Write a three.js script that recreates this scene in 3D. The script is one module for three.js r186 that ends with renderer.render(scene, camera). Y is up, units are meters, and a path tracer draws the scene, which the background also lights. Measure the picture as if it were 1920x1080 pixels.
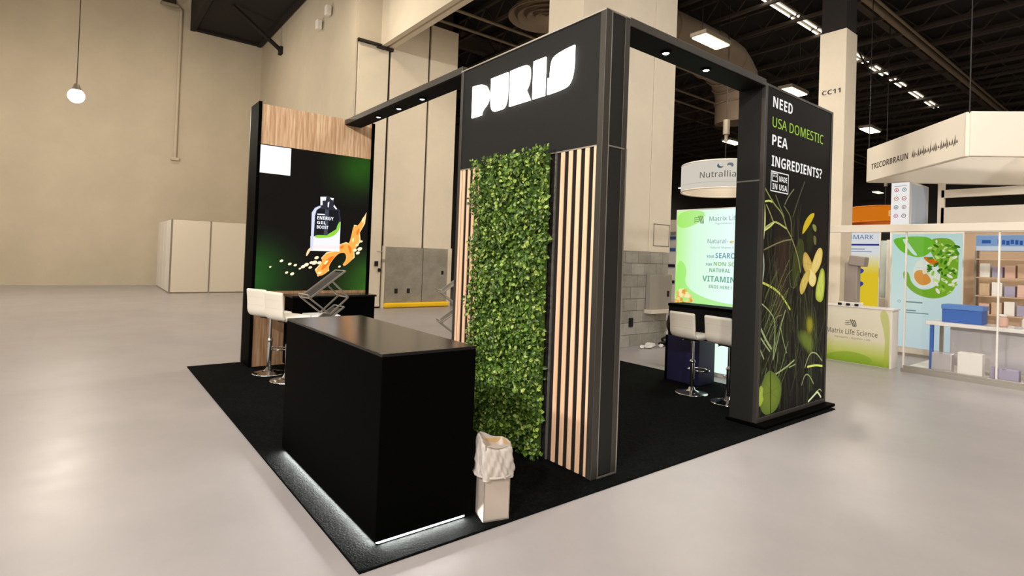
import * as THREE from 'three';
import { RoundedBoxGeometry } from 'three/addons/geometries/RoundedBoxGeometry.js';
import { mergeGeometries } from 'three/addons/utils/BufferGeometryUtils.js';
import { RectAreaLightUniformsLib } from 'three/addons/lights/RectAreaLightUniformsLib.js';

// ---------------------------------------------------------------- camera, light, exposure
RectAreaLightUniformsLib.init();
const scene = new THREE.Scene();
scene.background = new THREE.Color(0x000000);
const camera = new THREE.PerspectiveCamera(2 * Math.atan(540 / 1026.26) * 180 / Math.PI, 16 / 9, 0.05, 200);
camera.position.set(-1.235, 1.745, 2.797);
camera.rotation.order = 'YXZ';
camera.rotation.set(0.0132, -0.6665, 0.0364);
camera.setViewOffset(1920, 1080, 0, 74.5, 1920, 1080);
scene.add(camera);
const renderer = new THREE.WebGLRenderer();
renderer.toneMapping = THREE.LinearToneMapping;
renderer.toneMappingExposure = 1.0;
renderer.shadowMap.enabled = true;

const WARM = [1.0, 0.90, 0.76], SOFT = [1.0, 0.96, 0.92];
// linear high-bay lamps hung in rows below the roof: x, y, z, intensity, colour, tilt towards +x
const HIGH_BAYS = [
  [11.5, 7.5, -5.3, 120, WARM], [17.2, 7.5, -5.8, 140, WARM], [24.5, 7.5, -6.0, 150, WARM], [23.0, 7.5, -11.3, 150, WARM], [36, 7.5, -22.8, 100, WARM], [46, 7.5, -12.7, 100, WARM],
  [11.5, 8.2, 4.5, 60, SOFT], [17.2, 7.5, 4, 120, SOFT], [24.5, 7.5, 4, 120, SOFT], [7.6, 8.9, -8, 150, WARM], [6.7, 6.6, 2.2, 70, SOFT, .95], [7.6, 8.8, .3, 115, SOFT],
  [-7, 9.4, -19, 140, WARM], [-9, 8.2, -10, 200, WARM, .75], [-9.5, 7.6, 0, 520, SOFT, 1.0], [-9.5, 7.6, 6, 700, SOFT, 1.0], [-8, 7.6, 11, 700, SOFT, .9],
  [.5, 10.9, -18.5, 110, WARM], [3, 9.6, -11, 100, WARM], [-3, 9.2, 2, 150, SOFT], [-2, 9.2, 9, 90, SOFT],
];

// ---------------------------------------------------------------- helpers
let seed = 12345;
const rnd = () => { seed = (seed * 1664525 + 1013904223) >>> 0; return seed / 4294967296; };
const rr = (a, b) => a + (b - a) * rnd();
const taken = new Map();
function numbered(n) { const k = taken.get(n) || 0; taken.set(n, k + 1); return k ? n + '_' + String(k).padStart(3, '0') : n; }
function metreUV(g) {
  if (!g.attributes.normal) g.computeVertexNormals();
  const p = g.attributes.position, n = g.attributes.normal, uv = new Float32Array(p.count * 2);
  for (let i = 0; i < p.count; i++) {
    const ax = Math.abs(n.getX(i)), ay = Math.abs(n.getY(i)), az = Math.abs(n.getZ(i));
    if (ay >= ax && ay >= az) { uv[2 * i] = p.getX(i); uv[2 * i + 1] = p.getZ(i); }
    else if (ax >= az) { uv[2 * i] = p.getZ(i); uv[2 * i + 1] = p.getY(i); }
    else { uv[2 * i] = p.getX(i); uv[2 * i + 1] = p.getY(i); }
  }
  g.setAttribute('uv', new THREE.BufferAttribute(uv, 2));
  return g;
}
function plain(g) { const o = g.index ? g.toNonIndexed() : g; for (const k of Object.keys(o.attributes)) if (!['position', 'normal', 'uv'].includes(k)) o.deleteAttribute(k); return o; }
function mesh(name, geos, mat, parent = scene, keepUV = false) {
  const list = (Array.isArray(geos) ? geos : [geos]).map(plain);
  const g = list.length > 1 ? mergeGeometries(list) : list[0];
  if (!keepUV) metreUV(g);
  const m = new THREE.Mesh(g, mat);
  m.name = parent === scene ? numbered(name) : name;
  m.castShadow = m.receiveShadow = true;
  parent.add(m);
  return m;
}
const B = (x0, x1, y0, y1, z0, z1, r = 0) => {
  const w = Math.abs(x1 - x0), h = Math.abs(y1 - y0), d = Math.abs(z1 - z0);
  const g = r > 0 ? new RoundedBoxGeometry(w, h, d, 2, Math.min(r, w * .49, h * .49, d * .49)) : new THREE.BoxGeometry(w, h, d);
  return g.translate((x0 + x1) / 2, (y0 + y1) / 2, (z0 + z1) / 2);
};
const V = (x, y, z) => new THREE.Vector3(x, y, z);
function rod(a, b, r, seg = 10) {
  const d = b.clone().sub(a), g = new THREE.CylinderGeometry(r, r, d.length(), seg);
  g.applyQuaternion(new THREE.Quaternion().setFromUnitVectors(V(0, 1, 0), d.clone().normalize()));
  return g.translate((a.x + b.x) / 2, (a.y + b.y) / 2, (a.z + b.z) / 2);
}
function bar(a, b, w, h) {   // square bar from a to b, w across, h along local z
  const d = b.clone().sub(a), g = new THREE.BoxGeometry(w, d.length(), h);
  g.applyQuaternion(new THREE.Quaternion().setFromUnitVectors(V(0, 1, 0), d.clone().normalize()));
  return g.translate((a.x + b.x) / 2, (a.y + b.y) / 2, (a.z + b.z) / 2);
}
const pipe = (pts, r, n = 40, closed = false, seg = 8) => new THREE.TubeGeometry(new THREE.CatmullRomCurve3(pts.map(p => V(...p)), closed, 'centripetal'), n, r, seg, closed);
const lathe = (pts, n = 32) => new THREE.LatheGeometry(pts.map(p => new THREE.Vector2(...p)), n);
function tag(o, label, category, group) { o.userData.label = label; o.userData.category = category; if (group) o.userData.group = group; return o; }
function thing(name, label, category, pos = [0, 0, 0], turn = 0, group) {
  const o = new THREE.Group(); o.name = numbered(name); o.position.set(...pos); o.rotation.y = turn; scene.add(o);
  return tag(o, label, category, group);
}
function struct(name, geos, mat, label, category = 'wall') { const m = mesh(name, geos, mat); m.userData.kind = 'structure'; if (label) tag(m, label, category); return m; }
function copyOf(o, pos, turn, label) { const c = o.clone(); c.name = numbered(o.name.replace(/_\d{3}$/, '')); c.position.set(...pos); c.rotation.y = turn; if (label) c.userData = { ...o.userData, label }; scene.add(c); return c; }
function areaLight(pos, target, w, h, intensity, col) {
  const l = new THREE.RectAreaLight(new THREE.Color().setRGB(...col), intensity, w, h);
  l.position.set(...pos); l.lookAt(...target); l.name = 'area_lamp'; scene.add(l); return l;
}
function spot(pos, target, intensity, angle, col, pen = .6) {
  const l = new THREE.SpotLight(new THREE.Color().setRGB(...col), intensity, 0, angle, pen, 2);
  l.position.set(...pos); l.target.position.set(...target); l.castShadow = true; l.name = 'spot_lamp'; scene.add(l, l.target); return l;
}

// ---------------------------------------------------------------- textures
function canvas(w, h, draw) { const c = document.createElement('canvas'); c.width = w; c.height = h; draw(c.getContext('2d'), w, h); return c; }
function canvasTex(w, h, draw) { const t = new THREE.CanvasTexture(canvas(w, h, draw)); t.colorSpace = THREE.SRGBColorSpace; t.anisotropy = 8; return t; }
function valueNoise(n, cells, s) {   // tiling value noise, n x n, summed octaves
  const out = new Float32Array(n * n); let r = s >>> 0; const nx = () => { r = (r * 1664525 + 1013904223) >>> 0; return r / 4294967296; };
  let amp = 1, tot = 0;
  for (const c of cells) {
    const cx = Array.isArray(c) ? c[0] : c, cy = Array.isArray(c) ? c[1] : c, lat = Float32Array.from({ length: cx * cy }, nx);
    for (let y = 0; y < n; y++) for (let x = 0; x < n; x++) {
      const fx = x / n * cx, fy = y / n * cy, ix = Math.floor(fx), iy = Math.floor(fy), u = fx - ix, v = fy - iy;
      const su = u * u * (3 - 2 * u), sv = v * v * (3 - 2 * v), at = (i, j) => lat[(i % cx) + (j % cy) * cx];
      out[y * n + x] += amp * ((at(ix, iy) * (1 - su) + at(ix + 1, iy) * su) * (1 - sv) + (at(ix, iy + 1) * (1 - su) + at(ix + 1, iy + 1) * su) * sv);
    }
    tot += amp; amp *= .6;
  }
  return out.map(v => v / tot);
}
function noiseTex(n, cells, s, f, metres, srgb = true) {
  const v = valueNoise(n, cells, s), d = new Uint8Array(n * n * 4);
  for (let i = 0; i < n * n; i++) { const c = f(v[i], i % n, Math.floor(i / n)); d[4 * i] = c[0]; d[4 * i + 1] = c[1]; d[4 * i + 2] = c[2]; d[4 * i + 3] = 255; }
  const t = new THREE.DataTexture(d, n, n); t.wrapS = t.wrapT = THREE.RepeatWrapping; t.magFilter = THREE.LinearFilter; t.minFilter = THREE.LinearMipmapLinearFilter; t.generateMipmaps = true;
  if (srgb) t.colorSpace = THREE.SRGBColorSpace;
  t.repeat.set(1 / metres, 1 / metres); t.needsUpdate = true; return t;
}
const mix = (a, b, t) => a.map((v, i) => v + (b[i] - v) * t);
const tPlaster = noiseTex(256, [4, 9, 23, 60], 7, v => { const k = 244 + 16 * (v - .5); return [k, k, k]; }, 3.1);
const tFloor = noiseTex(512, [5, 11, 29, 90], 11, v => { const k = 240 + 22 * (v - .5); return [k, k - 1, k - 2]; }, 4.3);
const tFloorRough = noiseTex(256, [6, 17, 45], 13, v => { const k = 215 + 60 * (v - .5); return [k, k, k]; }, 2.7, false);
const tCarpet = noiseTex(512, [200, 120, 40, 9], 17, v => { const k = 128 + 210 * (v - .5); return [k, k, k]; }, 1.1);
const tWood = noiseTex(512, [[40, 3], [110, 5], [200, 12]], 19, v => mix([192, 150, 112], [238, 206, 170], Math.min(1, Math.max(0, (v - .25) * 2))), .9);
const tSlat = noiseTex(256, [[20, 2], [60, 4], [120, 9]], 23, v => mix([238, 184, 142], [255, 222, 190], v), .45);
const tGrey = noiseTex(256, [6, 20, 64, 120], 29, v => { const k = 228 + 44 * (v - .5); return [k, k, k - 3]; }, .9);
const tFabric = noiseTex(256, [128, 90], 31, v => { const k = 205 + 90 * (v - .5); return [k, k, k]; }, .12);

// ---------------------------------------------------------------- materials
const std = (color, roughness = .7, extra = {}) => new THREE.MeshStandardMaterial({ color, roughness, ...extra });
const phys = (color, roughness, extra = {}) => new THREE.MeshPhysicalMaterial({ color, roughness, ...extra });
const M = {
  floor: phys('#b1acac', .42, { specularIntensity: .55, map: tFloor, roughnessMap: tFloorRough }),
  wall: std('#d2c6b0', .9, { map: tPlaster }), wallPale: std('#e8dcc6', .85, { map: tPlaster }), wallDark: std('#4a4540', .95),
  roof: std('#1d1916', .95, { map: tPlaster }), steel: std('#42382e', .75), pipe: std('#8a7a62', .5, { metalness: .2 }), duct: std('#8b7a66', .6, { metalness: .15 }),
  groove: std('#2b231b', .9), dado: std('#a8a397', .85, { map: tGrey }), block: std('#b5b1a7', .9, { map: tGrey }), mortar: std('#7d786e', .95),
  yellow: std('#ffce12', .5), white: std('#ece8e0', .5), whiteGloss: phys('#f0ece6', .3, { clearcoat: .4 }), offwhite: std('#ddd3c2', .6),
  carpet: phys('#202323', 1, { specularIntensity: .1, map: tCarpet, bumpMap: tCarpet, bumpScale: .004 }),
  black: phys('#050505', .6, { specularIntensity: .03 }), blackGloss: phys('#0b0a09', .2, { specularIntensity: .75 }), blackMatte: phys('#0c0c0c', .8, { specularIntensity: .3 }),
  panel: phys('#292927', .72, { specularIntensity: .6, map: tFabric }), extrusion: std('#4a4742', .45, { metalness: .5 }), alu: std('#b9b4aa', .35, { metalness: .8 }),
  slat: std('#ffffff', .6, { map: tSlat }), felt: std('#140f0d', 1), wood: std('#ffffff', .6, { map: tWood }), woodGrey: std('#b8aea2', .65, { map: tWood }),
  hedgeBack: std('#3f5d1c', 1), seat: phys('#ece4d6', .45, { clearcoat: .2 }), chrome: std('#d8d8d8', .12, { metalness: 1 }),
  blue: std('#15123f', .5), bin: std('#b3a79b', .6), binIn: std('#c9a877', .8),
  bag: phys('#d8cfc6', .5, { transmission: .35, thickness: 0, side: THREE.DoubleSide }), rubber: std('#0a0a0a', .8),
  glow: std('#ffffff', .5, { emissive: '#ffffff', emissiveIntensity: 6 }), lampGlow: std('#ffffff', .5, { emissive: '#ffe2b0', emissiveIntensity: 9 }),
  letterGlow: std('#ffffff', .5, { emissive: '#fffdf6', emissiveIntensity: 3 }),
  tubeGlow: std('#ffffff', .5, { emissive: '#fff4e0', emissiveIntensity: 2.2 }), lampBody: std('#8d8375', .5, { metalness: .3 }),
  fabricWhite: std('#ece3d4', .8), glass: phys('#ffffff', .03, { transmission: 1, thickness: 0, ior: 1.45, side: THREE.DoubleSide }),
  smoked: phys('#4a443e', .25, { transmission: .45, thickness: 0, side: THREE.DoubleSide }),
  acrylic: phys('#eaf2f4', .1, { transmission: .75, thickness: 0, side: THREE.DoubleSide }), orange: std('#e27a12', .6), cable: std('#14110f', .6), greyBox: std('#a29c90', .6, { metalness: .1 }),
  blueBox: std('#3a67b8', .6), foil: std('#d9d5d6', .3, { metalness: .6 }), lilac: std('#a59db4', .6), pink: std('#d9b3a0', .7), tan: std('#c9ab8c', .7), dispenser: std('#8f837a', .5),
};
const print = (tex, glow = 0) => phys(glow ? '#040404' : '#ffffff', .5, glow ? { specularIntensity: .12, emissive: '#ffffff', emissiveMap: tex, emissiveIntensity: glow } : { map: tex });
function sheet(name, tex, glow, parent, w, h, pos, turn) {   // a flat print of its own thickness
  const g = new THREE.PlaneGeometry(w, h), m = new THREE.Mesh(g, print(tex, glow)); m.name = parent === scene ? numbered(name) : name; m.position.set(...pos); m.rotation.y = turn; m.castShadow = m.receiveShadow = true; parent.add(m); return m;
}
function words(c, s, x, y, size, sx = 1, font = 'sans-serif', weight = 'bold') { c.save(); c.translate(x, y); c.scale(sx, 1); c.font = weight + ' ' + size + 'px ' + font; c.fillText(s, 0, 0); c.restore(); }
function fitWords(c, s, x0, x1, y0, y1, weight = 'bold', font = 'sans-serif') {   // text stretched to fill a box
  c.save(); const size = (y1 - y0) / .73; c.font = weight + ' ' + size + 'px ' + font; const w = c.measureText(s).width; c.translate(x0, y1); c.scale((x1 - x0) / w, 1); c.fillText(s, 0, 0); c.restore();
}
function poly(c, pts, w, h, fill) { c.beginPath(); pts.forEach(([x, y], i) => i ? c.lineTo(x * w, y * h) : c.moveTo(x * w, y * h)); c.closePath(); c.fillStyle = fill; c.fill(); }
function blob(c, pts, w, h, fill) {   // smooth closed outline
  const q = pts.map(([x, y]) => [x * w, y * h]), n = q.length, mid = (a, b) => [(a[0] + b[0]) / 2, (a[1] + b[1]) / 2];
  c.beginPath(); let m = mid(q[n - 1], q[0]); c.moveTo(...m);
  for (let i = 0; i < n; i++) { m = mid(q[i], q[(i + 1) % n]); c.quadraticCurveTo(q[i][0], q[i][1], m[0], m[1]); }
  c.closePath(); c.fillStyle = fill; c.fill();
}
function strand(c, pts, w, h, col, lw) {
  c.beginPath(); c.moveTo(pts[0][0] * w, pts[0][1] * h);
  for (let i = 1; i < pts.length - 1; i++) c.quadraticCurveTo(pts[i][0] * w, pts[i][1] * h, (pts[i][0] + pts[i + 1][0]) / 2 * w, (pts[i][1] + pts[i + 1][1]) / 2 * h);
  const e = pts[pts.length - 1]; c.lineTo(e[0] * w, e[1] * h); c.strokeStyle = col; c.lineWidth = lw; c.lineCap = 'round'; c.lineJoin = 'round'; c.stroke();
}
const dot = (c, x, y, r, col) => { c.beginPath(); c.arc(x, y, r, 0, 7); c.fillStyle = col; c.fill(); };

// ================================================================ THE HALL
struct('floor', B(-16, 52, -.2, 0, -26, 16), M.floor, 'smooth polished grey concrete hall floor', 'floor');
struct('wall_back', B(-16, 4.92, 0, 13, -24.3, -24), M.wall, 'tall tan plaster wall behind the white cubicle', 'wall');
struct('wall_side', [B(4.92, 5.25, 0, 13, -24.3, -13.0), B(4.86, 4.92, 0, 13, -14.45, -12.72)], M.wall, 'tan plaster side wall meeting the back wall in a corner', 'wall');
struct('wall_left', B(-16.3, -16, 0, 13, -24.3, 16.3), M.wall);
struct('wall_front', B(-16, 52, 0, 13, 16, 16.3), M.wall);
struct('wall_right', B(52, 52.3, 0, 13, -26.3, 16.3), M.wallDark);
struct('wall_far', B(8.41, 52, 0, 10.5, -26.3, -26), M.wallDark);
struct('ceiling', B(-16, 5.65, 13, 13.3, -24.3, 16.3), M.wall);
struct('trim_1', [B(2.06, 4.92, 10.9, 12.2, -24, -2), B(2.06, 2.25, 10.78, 10.9, -24, -2), B(4.7, 4.86, 10.78, 10.9, -24, -2), B(2.25, 4.7, 10.8, 10.9, -24, -23.75)], M.roof, 'dark brown dropped roof deck in the corner above the tan walls', 'ceiling');
// partition track soffit
for (const [z0, z1] of [[-12.7, -5.3], [-4.35, 16]])
  struct('trim_2', [B(5.65, 6.03, 8.06, 13, z0, z1), B(5.65, 5.8, 7.91, 8.06, z0, z1), B(5.87, 6.03, 7.91, 8.06, z0, z1), B(5.8, 5.87, 8.0, 8.06, z0, z1)], M.wallPale, z0 < -6 ? 'cream overhead partition beam with a slot along its underside' : undefined, 'beam');
struct('wall_lintel', B(4.92, 5.65, 7.95, 13, -13.0, -12.7), M.wall, 'tan wall patch above the narrow partition door', 'wall');
// moving wall panels across the end
{
  const w = struct('wall_partition', [B(4.92, 8.41, 0, 7.95, -13.0, -12.78), B(6.03, 8.41, 7.95, 10.2, -13.0, -12.78), B(8.2, 8.41, 0, 10.2, -26, -12.78)], M.groove, 'tall cream folding partition panels with dark joints', 'wall');
  const p = (x0, x1, y0, y1, z = -12.7) => mesh('panel', B(x0, x1, y0, y1, -12.8, z, .015), M.wallPale, w);
  p(4.95, 5.92, .05, 7.88); p(6.0, 7.29, 1.87, 9.06); p(7.36, 8.38, 1.87, 9.06);
  for (const [x0, x1] of [[6.04, 7.34], [7.36, 8.26]]) mesh('dado_panel', B(x0, x1, .16, 1.87, -12.8, -12.69, .008), M.dado, w);
  mesh('jamb', [B(5.97, 6.04, 0, 1.9, -12.8, -12.66), B(8.26, 8.4, 0, 1.9, -12.8, -12.66)], M.wallPale, w);
  mesh('bumper_rail', [B(6.04, 8.3, .01, .16, -12.75, -12.56, .05)], M.yellow, w).userData.label = 'yellow floor bumper';
  for (const [x, y, s] of [[6.45, .52, .05], [6.87, .52, .05], [8.08, 1.1, .04]]) mesh('socket', B(x - s, x + s, y - s * 1.5, y + s * 1.5, -12.7, -12.67, .01), M.rubber, w);
  for (const [x, y, s] of [[5.76, 1.35, .05], [5.86, 1.16, .035]]) mesh('lock_box', B(x - s, x + s, y - s * 1.5, y + s * 1.5, -12.72, -12.64, .01), M.rubber, w);
  mesh('handle', [rod(V(5.74, 1.72, -12.64), V(5.95, 1.72, -12.64), .012), B(5.94, 6.0, 1.4, 1.5, -12.72, -12.6, .01)], M.alu, w);
}
// wide pier with block base
{
  const w = struct('wall_pier', [B(5.88, 8.68, 0, 1.92, -5.27, -4.39)], M.mortar, 'massive cream wall pier standing on a grey block base', 'wall');
  mesh('upper_panel', B(5.85, 7.97, 1.92, 10.2, -5.3, -4.35, .01), M.wallPale, w);
  mesh('upper_panel', B(7.985, 8.7, 1.92, 10.2, -5.3, -4.35, .01), M.wallPale, w);
  mesh('access_hatch', [B(8.12, 8.135, 2.05, 2.52, -4.36, -4.343), B(8.12, 8.66, 2.05, 2.065, -4.36, -4.343), B(8.12, 8.66, 2.505, 2.52, -4.36, -4.343), B(8.645, 8.66, 2.05, 2.52, -4.36, -4.343)], M.mortar, w);
  const bm = [M.block, std('#bdb9b0', .9, { map: tGrey }), std('#aaa69c', .9, { map: tGrey })];
  for (let r = 0; r < 8; r++) for (let k = 0; k < 8; k++) {
    const x0 = 5.86 + k * .4 - (r % 2 ? .2 : 0), a = Math.max(5.86, x0) + .004, b = Math.min(8.69, x0 + .4) - .004;
    if (b - a > .05) mesh('block', B(a, b, r * .24 + .004, r * .24 + .236, -4.45, -4.352 + rr(-.003, .003)), bm[Math.floor(rnd() * 3)], w);
  }
}
// dark roof with open steel joists
{
  const c = struct('ceiling', B(5.65, 52, 10.2, 10.5, -26, 16), M.roof, 'black exposed hall roof with steel joists', 'ceiling');
  for (let i = 0; i < 26; i++) {
    const x = 7.4 + i * 1.7, g = [B(x - .06, x + .06, 9.98, 10.1, -26, 12), B(x - .05, x + .05, 9.3, 9.39, -26, 12)];
    for (let z = -26; z < 8; z += 1.1) { g.push(bar(V(x, 9.36, z), V(x, 10.0, z + .55), .035, .035)); g.push(bar(V(x, 10.0, z + .55), V(x, 9.36, z + 1.1), .035, .035)); }
    mesh('joist', g, M.steel, c);
  }
  for (const z of [-20, -14.5, -9, -3.6, 2]) mesh('girder', [B(6.1, 52, 9.4, 9.48, z - .1, z + .1), B(6.1, 52, 9.9, 9.98, z - .1, z + .1), B(6.1, 52, 9.48, 9.9, z - .02, z + .02)], M.steel, c);
}
// services under the roof
tag(mesh('service_pipe', [rod(V(6.4, 9.2, -3.15), V(50, 9.2, -3.15), .09), rod(V(6.4, 9.12, -2.9), V(50, 9.12, -2.9), .04)], M.pipe), 'long straight pipe run slung under the dark roof', 'pipe');
tag(mesh('sprinkler_pipe', [rod(V(6.4, 9.24, -12.6), V(50, 9.24, -12.6), .05), rod(V(6.4, 9.24, -11.6), V(50, 9.24, -11.6), .05)], M.pipe), 'thin twin sprinkler pipes crossing under the joists', 'pipe');
tag(mesh('roof_cable', pipe([[15.5, 9.3, -3.6], [17, 8.6, -3.9], [19, 8.3, -4.2], [21.5, 8.5, -4.6], [24, 9.2, -5]], .025, 40), M.cable), 'loose black cable sagging below the roof joists', 'cable');
{ // round duct with an elbow
  const d = thing('air_duct', 'large round brown air duct with an elbow near the roof', 'duct');
  mesh('duct_run', new THREE.TubeGeometry(new THREE.CatmullRomCurve3([V(9.6, 8.5, -7.3), V(12, 8.5, -7.3), V(14.6, 8.5, -7.3), V(15.7, 8.35, -7.3), V(16.3, 7.75, -7.3), V(16.4, 6.6, -7.3)]), 60, .74, 24), M.duct, d);
  for (const [x, y, rz] of [[12, 8.5, 0], [14.6, 8.5, 0], [15.55, 8.38, -.3], [16.1, 8.0, -.8], [16.36, 7.3, -1.45]]) mesh('duct_band', new THREE.TorusGeometry(.745, .03, 6, 28).rotateY(Math.PI / 2).rotateZ(rz).translate(x, y, -7.3), M.duct, d);
  mesh('branch_box', B(11.9, 13.6, 8.2, 9.2, -9.6, -8.0, .03), M.duct, d);
}
{ // round ceiling diffuser
  const d = thing('air_diffuser', 'round ceiling air diffuser of concentric rings', 'diffuser', [9.5, 8.92, -9.6]);
  mesh('plenum', lathe([[0, .35], [.9, .35], [1.15, .05], [1.12, .05], [.8, .28], [0, .28]]), M.duct, d);
  for (const r of [.25, .5, .78, 1.05]) mesh('ring', lathe([[r - .1, .14], [r + .07, 0], [r + .09, .02], [r - .08, .16]]), M.duct, d);
}
// cable tray + fluorescent strips in one row
for (const [x, n] of [[13.6, 0], [15.05, 1], [16.5, 2], [17.95, 3], [20.9, 4], [22.9, 5], [25.0, 6], [27.3, 7], [29.5, 8]]) {
  const f = thing('strip_light', 'twin tube fluorescent strip in the row under the roof', 'light', [x, 9.45, -5.2], 0, 'fluorescent strips under the roof');
  mesh('housing', B(-.68, .68, .02, .1, -.16, .16, .01), M.lampBody, f);
  for (const z of [-.09, .09]) mesh('tube', rod(V(-.65, -.01, z), V(.65, -.01, z), .025), M.tubeGlow, f);
  for (const hx of [-.5, .5]) mesh('hanger', rod(V(hx, .1, 0), V(hx, .75, 0), .008, 6), M.cable, f);
  areaLight([x, 9.41, -5.2], [x, 0, -5.2], 1.3, .25, 3, [1, .94, .84]);
}
// high bays
for (const [x, y, z, I, col, tilt = 0] of HIGH_BAYS) {
  const f = thing('high_bay_lamp', tilt ? 'linear high-bay lamp tilted towards the booths' : 'warm linear high-bay lamp hanging level below the dark roof', 'lamp', [x, y, z], 0, tilt ? 'tilted hall lamps' : 'high-bay hall lamps');
  mesh('housing', B(-.6, .6, .03, .14, -.24, .24, .02).rotateZ(tilt), M.lampBody, f);
  mesh('diffuser', B(-.55, .55, 0, .03, -.2, .2, .01).rotateZ(tilt), M.lampGlow, f);
  const top = x < 5.6 ? 13 : 10.2;
  for (const hx of [-.4, .4]) mesh('hanger', rod(V(hx * Math.cos(tilt) - .14 * Math.sin(tilt), hx * Math.sin(tilt) + .13, 0), V(hx, top - y, 0), .008, 6), M.cable, f);
  areaLight([x + .02 * Math.sin(tilt), y - .02 * Math.cos(tilt), z], [x + 5 * Math.sin(tilt), y - 5 * Math.cos(tilt), z], 1.1, .4, I, col);
}
{ // pendant globe in front of the tan wall
  const f = thing('pendant_lamp', 'single glowing pendant bulb on a long thin cord before the tan wall', 'lamp', [-1.5, 5.8, -17]);
  mesh('bulb', new THREE.SphereGeometry(.2, 24, 16), M.glow, f);
  mesh('cap', lathe([[0, .34], [.05, .34], [.11, .19], [.13, .14], [0, .14]], 20), M.lampBody, f);
  mesh('cord', rod(V(0, .34, 0), V(0, 7.2, 0), .012, 6), M.cable, f);
  const l = new THREE.PointLight(new THREE.Color().setRGB(1, .9, .75), 40); l.position.set(-1.5, 5.8, -17); l.castShadow = true; l.name = 'pendant_light'; l.shadow.radius = 8; scene.add(l);
}
// CC11 column
{
  const c = thing('hall_column', 'square cream hall column lettered CC11 with dark upper shaft', 'column', [12.3, 0, -2.52]);
  mesh('shaft', B(-.3, .3, 0, 7.1, -.28, .28, .012), M.wallPale, c);
  mesh('upper_shaft', B(-.28, .28, 7.1, 10.2, -.26, .26), M.roof, c);
  const t = canvasTex(256, 64, (g, w, h) => { g.fillStyle = '#d9cfbd'; g.fillRect(0, 0, w, h); g.fillStyle = '#2b241e'; fitWords(g, 'CC11', 8, w - 8, 10, h - 10); });
  sheet('lettering', t, 0, c, .46, .15, [-.303, 5.72, 0], -Math.PI / 2);
  mesh('sensor', B(.3, .46, 5.95, 6.25, -.1, .15, .01), M.lampBody, c);
}
// wall fittings on the tan walls
tag(mesh('wall_conduit', [rod(V(1.7, 5.27, -23.9), V(1.7, 11.5, -23.9), .06), rod(V(1.7, 11.5, -23.9), V(1.62, 11.6, -23.9), .05), B(1.55, 1.85, 5.2, 5.32, -24, -23.84, .02)], M.wall), 'tan vertical conduit running up the back wall', 'pipe');
{
  const f = thing('flood_light', 'dark square flood light high on the back wall', 'light', [1.25, 11.45, -23.5]);
  mesh('head', B(-.32, .32, -.05, .08, -.25, .25, .03).rotateX(.3), M.lampBody, f);
  mesh('bracket', [rod(V(-.2, .02, 0), V(-.2, .3, -.3), .02), rod(V(.2, .02, 0), V(.2, .3, -.3), .02), B(-.25, .25, .2, .4, -.5, -.3, .02)], M.steel, f);
}
for (const [y, z] of [[9.5, -15.0], [9.3, -15.85]]) {
  const s = thing('wall_speaker', 'small white speaker box high on the tan side wall', 'speaker', [4.92, y, z], 0, 'wall speakers');
  mesh('cabinet', B(-.22, -.04, -.16, .16, -.11, .11, .04), M.white, s); mesh('bracket', rod(V(0, .1, 0), V(-.1, 0, 0), .02, 8), M.lampBody, s);
}
tag(mesh('roof_brace', [bar(V(2.9, 10.78, -20), V(4.9, 9.75, -20.7), .12, .12), B(4.8, 4.92, 9.6, 9.9, -20.85, -20.55)], M.roof), 'dark diagonal steel brace from the deck to the side wall', 'brace');
tag(mesh('track_bracket', [B(4.9, 5.64, 7.88, 7.95, -12.69, -12.6), B(5.5, 6.02, 7.82, 7.9, -12.69, -12.6)], M.groove), 'black head rail above the narrow partition door', 'rail');
// white cubicle by the back wall
{
  const c = thing('white_cubicle', 'white modular panel cubicle standing against the tan wall', 'cubicle', [1.21, 0, -19.4]);
  for (let i = 0; i < 3; i++) mesh('panel', B(.02 + i * 1.2, 1.19 + i * 1.2, .04, 2.56, -.05, 0, .008), M.offwhite, c);
  for (let i = 0; i < 4; i++) mesh('panel', B(-.02, .02, .04, 2.56, -.98 - i, -.03 - i, .008), M.white, c);
  for (let i = 0; i < 4; i++) mesh('post', B(-.02 + i * 1.2, .02 + i * 1.2, 0, 2.58, -.06, .012), M.lampBody, c);
}

// ================================================================ THE BOOTH
tag(mesh('booth_carpet', B(0, 6.1, 0, .014, -6.1, 0, .006), M.carpet), 'black square booth carpet laid over the grey floor', 'carpet');

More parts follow.
